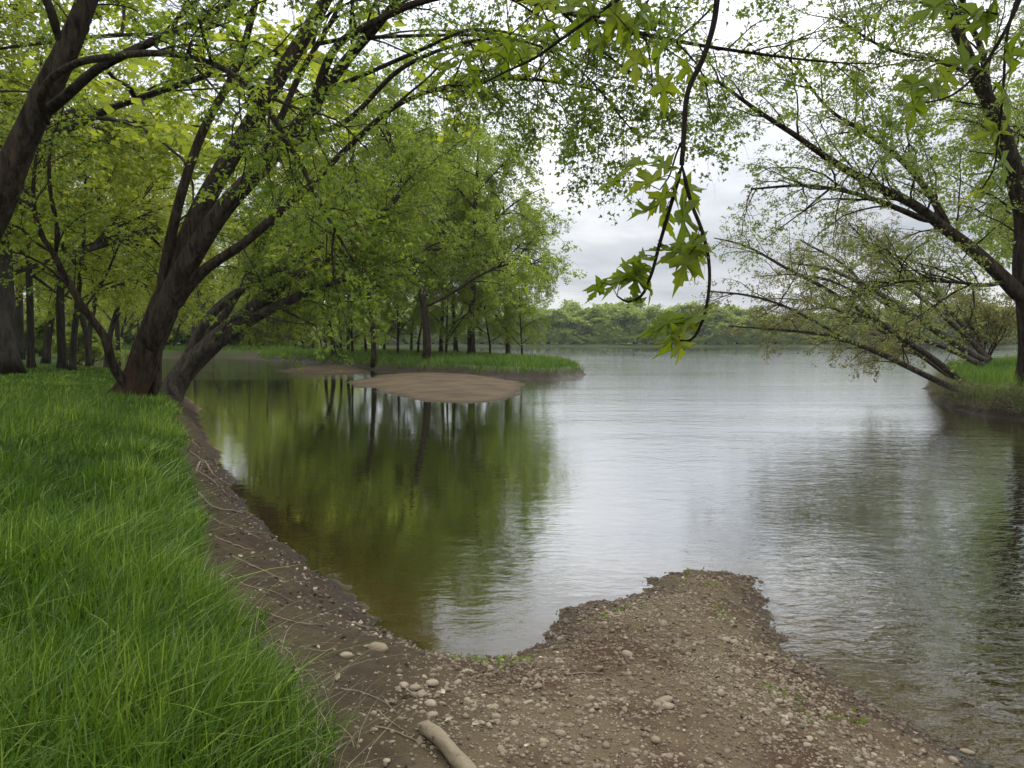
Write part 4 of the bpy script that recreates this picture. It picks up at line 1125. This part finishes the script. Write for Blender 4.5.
def surf(px, py, dz=0.0):
    z = .4
    for _ in range(8):
        p = gp(px, py, z); z = land_z(p[0], p[1])
    p[2] = max(z, -.02) + dz
    return p

# driftwood log with sawn-looking pale ends
def log():
    a, b = surf(424, 732, .026), surf(474, 784, .024)
    root = empty('driftwood_log', a, 'short pale barkless driftwood log on the mud by the gravel', 'log')
    S, k = 26, 18
    P, R = smooth_path([a, a * .66 + b * .34 + (0.012, 0, .008), a * .33 + b * .67 + (.008, 0, .0), b], [.031, .034, .032, .035], S)
    R = R * (1 + .05 * np.sin(np.linspace(0, 11, S))); R[0] *= .8; R[-1] *= .85
    V, q = tubes(P[None], R[None], k)
    V3 = V.reshape(S, k, 3); aa = np.arange(k)[None] * 2 * PI / k; tt = np.linspace(0, 1, S)[:, None]
    V3 = P[:, None] + (V3 - P[:, None]) * (1 + .22 * fbm(np.cos(aa) * 1.6 + 3 + 0 * tt, np.sin(aa) * 1.6 + tt * 5, 3) - .10 * (np.abs(np.sin(aa * 2.5 + tt * 1.5)) < .16))[..., None]
    V3[0] += rng.normal(size=(k, 3)) * .006; V3[-1] += rng.normal(size=(k, 3)) * .006
    V = V3.reshape(-1, 3)
    mesh_np('stem', V, [q], M['drift'], root, off=a)
    ce, fe = [], []
    for e, sg in ((0, -1), (S - 1, 1)):
        o = len(ce); ring = V.reshape(S, k, 3)[e]
        t = nrm(P[1] - P[0]) * sg
        ce += [ring[i] for i in range(k)] + [P[e] + (ring[i] - P[e]) * .55 + t * .012 for i in range(k)] + [P[e] + t * .015]
        for i in range(k):
            j = (i + 1) % k
            fe += [(o + i, o + j, o + k + j), (o + i, o + k + j, o + k + i), (o + k + i, o + k + j, o + 2 * k)]
    mesh_np('end_grain', ce, [np.array(fe)], M['drift'], root, off=a)
log()

def stick(pts, w, label, mat='stick', dz=.008):
    P = np.array([surf(px, py, dz) for px, py in pts])
    o_b = P[0].copy()
    R = np.linspace(w, w * .35, len(P)) * .38 * P[:, 1] / FOC
    P2, R2 = smooth_path(P, R, 24)
    P2 = P2 + rng.normal(size=P2.shape) * R2.mean() * .4
    V, q = tubes(P2[None], R2[None], 7)
    o = mesh_np('stick', V - o_b, [q], M[mat]); o.location = o_b
    tag(o, label, 'stick', 'sticks and roots lying on the shore')
for pts, w, lab in [
    ([(186, 476), (197, 493), (212, 507), (228, 511), (243, 512)], 4.5, 'curved pale root running down from the grass edge to the water'),
    ([(213, 537), (225, 542), (240, 546), (252, 551)], 3.6, 'short pale stick on the mud below the curved root'),
    ([(232, 557), (255, 568), (280, 578), (310, 583)], 3.0, 'long thin stick lying along the muddy slope'),
    ([(176, 416), (200, 428), (225, 445)], 2.4, 'thin bare branch slanting from the leaning tree roots to the water'),
    ([(200, 462), (196, 472), (202, 466)], 3.0, 'small forked grey stick at the mud top'),
    ([(400, 686), (408, 692), (416, 698)], 4.0, 'short split stick beside the egg shaped stone'),
    ([(375, 728), (395, 733), (415, 742), (428, 752)], 2.4, 'wiry root on the mud left of the log'),
    ([(378, 712), (392, 724), (410, 736)], 2.0, 'wiry root just above the one left of the log'),
    ([(225, 535), (250, 532), (270, 534)], 1.8, 'very thin twig near the waterline'),
    ([(352, 622), (362, 627), (378, 630)], 2.6, 'thin stick in the strandline litter'),
    ([(565, 676), (585, 674), (602, 675)], 3.0, 'thin straight stick across the gravel'),
    ([(735, 688), (750, 688), (764, 690)], 2.4, 'thin stick across the right gravel'),
    ([(188, 452), (204, 462), (214, 476), (232, 486)], 3.2, 'grey root reaching the water below the leaning tree'),
    ([(196, 470), (212, 482), (226, 494), (236, 498)], 2.4, 'thin root beside the curved pale root, above it'),
    ([(206, 515), (222, 524), (236, 528), (262, 540)], 2.2, 'thin dark root just below the curved pale root'),
    ([(228, 575), (250, 588), (272, 592), (296, 604)], 2.2, 'thin brown root below the long stick on the muddy slope'),
    ([(262, 612), (290, 622), (322, 626)], 2.2, 'thin twig lying level in the middle of the muddy slope'),
    ([(300, 648), (318, 652), (338, 648)], 1.8, 'short twig left of the pale oval stone'),
    ([(340, 690), (362, 694), (384, 704), (398, 716)], 2.2, 'dark bent root above the wiry roots left of the log'),
    ([(182, 430), (196, 446), (204, 452)], 3.0, 'short grey root under the bank top near the leaning tree'),
]: stick(pts, w, lab)

def litter():
    N = 90000
    x = rng.uniform(-6, 3.9, N); y = rng.uniform(1.8, 15, N)
    z, d, dg = land(x, y)
    strand = np.exp(-((d - .32) / .22) ** 2)
    left = sstep((.2 - x) / 1.0)
    k = (d > -.02) & (dg < .1) & (rng.random(N) < strand * .55 * (.5 + .5 * left) + .10)
    x, y, z = x[k], y[k], z[k]; n = len(x)
    p = np.stack([x, y, z + .006], -1)
    V, F, t = leaves(p[:, None].repeat(2, 1) + np.array([0, 0, 0.0]), n * 1, .030, .75, .004, shape=LEAF4, upn=1.3, hang=0)
    # every chip at its own place
    o = mesh_np('leaf_litter', V, [F], M['litter'], smooth=False, fattr={'tint': rng.random(len(F))})
    tag(o, 'brown leaf litter and wood chips along the strandline', 'leaf litter', kind='stuff')
    # small sprouts
    N = 9000
    x = rng.uniform(-.4, 3.6, N); y = rng.uniform(3.0, 7.8, N); z, d, dg = land(x, y)
    k = (d > .02) & (d < .75) & (dg < -.3) & (fbm(x * 3.1 + 4, y * 3.1, 3) > .30)
    x, y, z = x[k], y[k], z[k]
    p = np.stack([x, y, z + .012], -1)
    V, F, t = leaves(p[:, None].repeat(2, 1), len(x) * 2, .022, .5, .008, shape=LEAF4, upn=1.0, hang=0)
    o = mesh_np('sprouts', V, [F], M['leaf'], smooth=False, fattr={'tint': t})
    tag(o, 'tiny green sprouts scattered on the edges of the gravel spit', 'sprouts', kind='stuff')
litter()

# ------------------------------------------------------------------ the damp air
def haze():
    x0, x1, y0, y1, z0, z1 = -2300, 2300, -160, 2300, -3.6, 34
    V = [(x, y, z) for z in (z0, z1) for y in (y0, y1) for x in (x0, x1)]
    F = [(0, 2, 3, 1), (4, 5, 7, 6), (0, 1, 5, 4), (2, 6, 7, 3), (0, 4, 6, 2), (1, 3, 7, 5)]
    m, nt, out = new_mat('haze')
    pv = nt.nodes.new('ShaderNodeVolumePrincipled')
    pv.inputs['Color'].default_value = (.9, .93, .97, 1); pv.inputs['Density'].default_value = 0.00016
    nt.links.new(pv.outputs[0], out.inputs['Volume'])
    tag(mesh_np('haze', V, [np.array(F)], m, smooth=False), 'faint haze in the damp air over the river', 'haze', kind='stuff')
haze()

# ------------------------------------------------------------------ sky, light, camera
SUN_EL, SUN_AZ = math.radians(50), math.radians(28)     # sun high behind cloud over the river
w = bpy.data.worlds.new('World'); SC.world = w; w.use_nodes = True
nt = w.node_tree; nt.nodes.clear(); b = NB(nt)
out = nt.nodes.new('ShaderNodeOutputWorld')
sky = b.n('ShaderNodeTexSky', sky_type='NISHITA', sun_disc=False, sun_elevation=SUN_EL, sun_rotation=SUN_AZ, air_density=1.0, dust_density=2.0)
gen = b.coord('Generated')
sep = b.n('ShaderNodeSeparateXYZ'); b.l(gen, sep.inputs[0])
# cloud layer: project the direction onto a flat deck
zz = b.math('ADD', b.math('MAXIMUM', sep.outputs[2], 0.0), 0.16)
cx = b.math('DIVIDE', sep.outputs[0], zz); cy = b.math('DIVIDE', sep.outputs[1], zz)
cv = b.n('ShaderNodeCombineXYZ', inp={0: cx, 1: cy, 2: 0.0})
n1 = b.noise(cv.outputs[0], 0.55, 7, 0.55, 0.3)
n2 = b.noise(cv.outputs[0], 1.7, 6, 0.6, 0.2)
f = b.math('ADD', b.math('MULTIPLY', n1, 0.75), b.math('MULTIPLY', n2, 0.25))
cloud = b.ramp(f, [(0.40, (4.5, 4.8, 5.3)), (0.50, (6.3, 6.5, 6.9)), (0.585, (8.6, 8.65, 8.7))])
cloud = b.mix(0.93, sky.outputs[0], cloud)
# an overcast sky is about three times as bright overhead as at the horizon
up_ = b.math('SMOOTH_MIN', 1.0, b.math('MAXIMUM', b.math('DIVIDE', b.math('SUBTRACT', sep.outputs[2], 0.12), 0.75), 0.0), 0.1)
gain = b.math('ADD', 0.93, b.math('MULTIPLY', up_, 2.5))
cloud = b.mix(1.0, cloud, b.n('ShaderNodeCombineXYZ', inp={0: gain, 1: gain, 2: gain}).outputs[0], 'MULTIPLY')
bg = b.n('ShaderNodeBackground', inp={'Color': cloud, 'Strength': 0.1})
b.l(bg.outputs[0], out.inputs[0])

sun = bpy.data.lights.new('sun', 'SUN'); sun.energy = 1.5; sun.angle = math.radians(18); sun.color = (1, .96, .9)
so = bpy.data.objects.new('sun', sun); COL.objects.link(so)
from mathutils import Vector
sd = Vector((math.sin(SUN_AZ) * math.cos(SUN_EL), math.cos(SUN_AZ) * math.cos(SUN_EL), math.sin(SUN_EL)))
so.rotation_euler = (-sd).to_track_quat('-Z', 'Y').to_euler()

cam = bpy.data.cameras.new('camera'); co = bpy.data.objects.new('camera', cam); COL.objects.link(co)
cam.sensor_width = 36; cam.lens = 36 * FOC / 1024; cam.clip_end = 6000; cam.clip_start = .05
co.location = (0, 0, EYE); co.rotation_euler = (PI / 2 - PITCH, 0, 0)
SC.camera = co

SC.view_settings.view_transform = 'Standard'; SC.view_settings.look = 'None'; SC.view_settings.exposure = 0.32; SC.view_settings.gamma = 1
SC.view_settings.use_curve_mapping = False
SC.render.engine = 'CYCLES'
c = SC.cycles
c.max_bounces = 6; c.diffuse_bounces = 3; c.glossy_bounces = 3; c.transmission_bounces = 4; c.transparent_max_bounces = 6
c.use_denoising = True
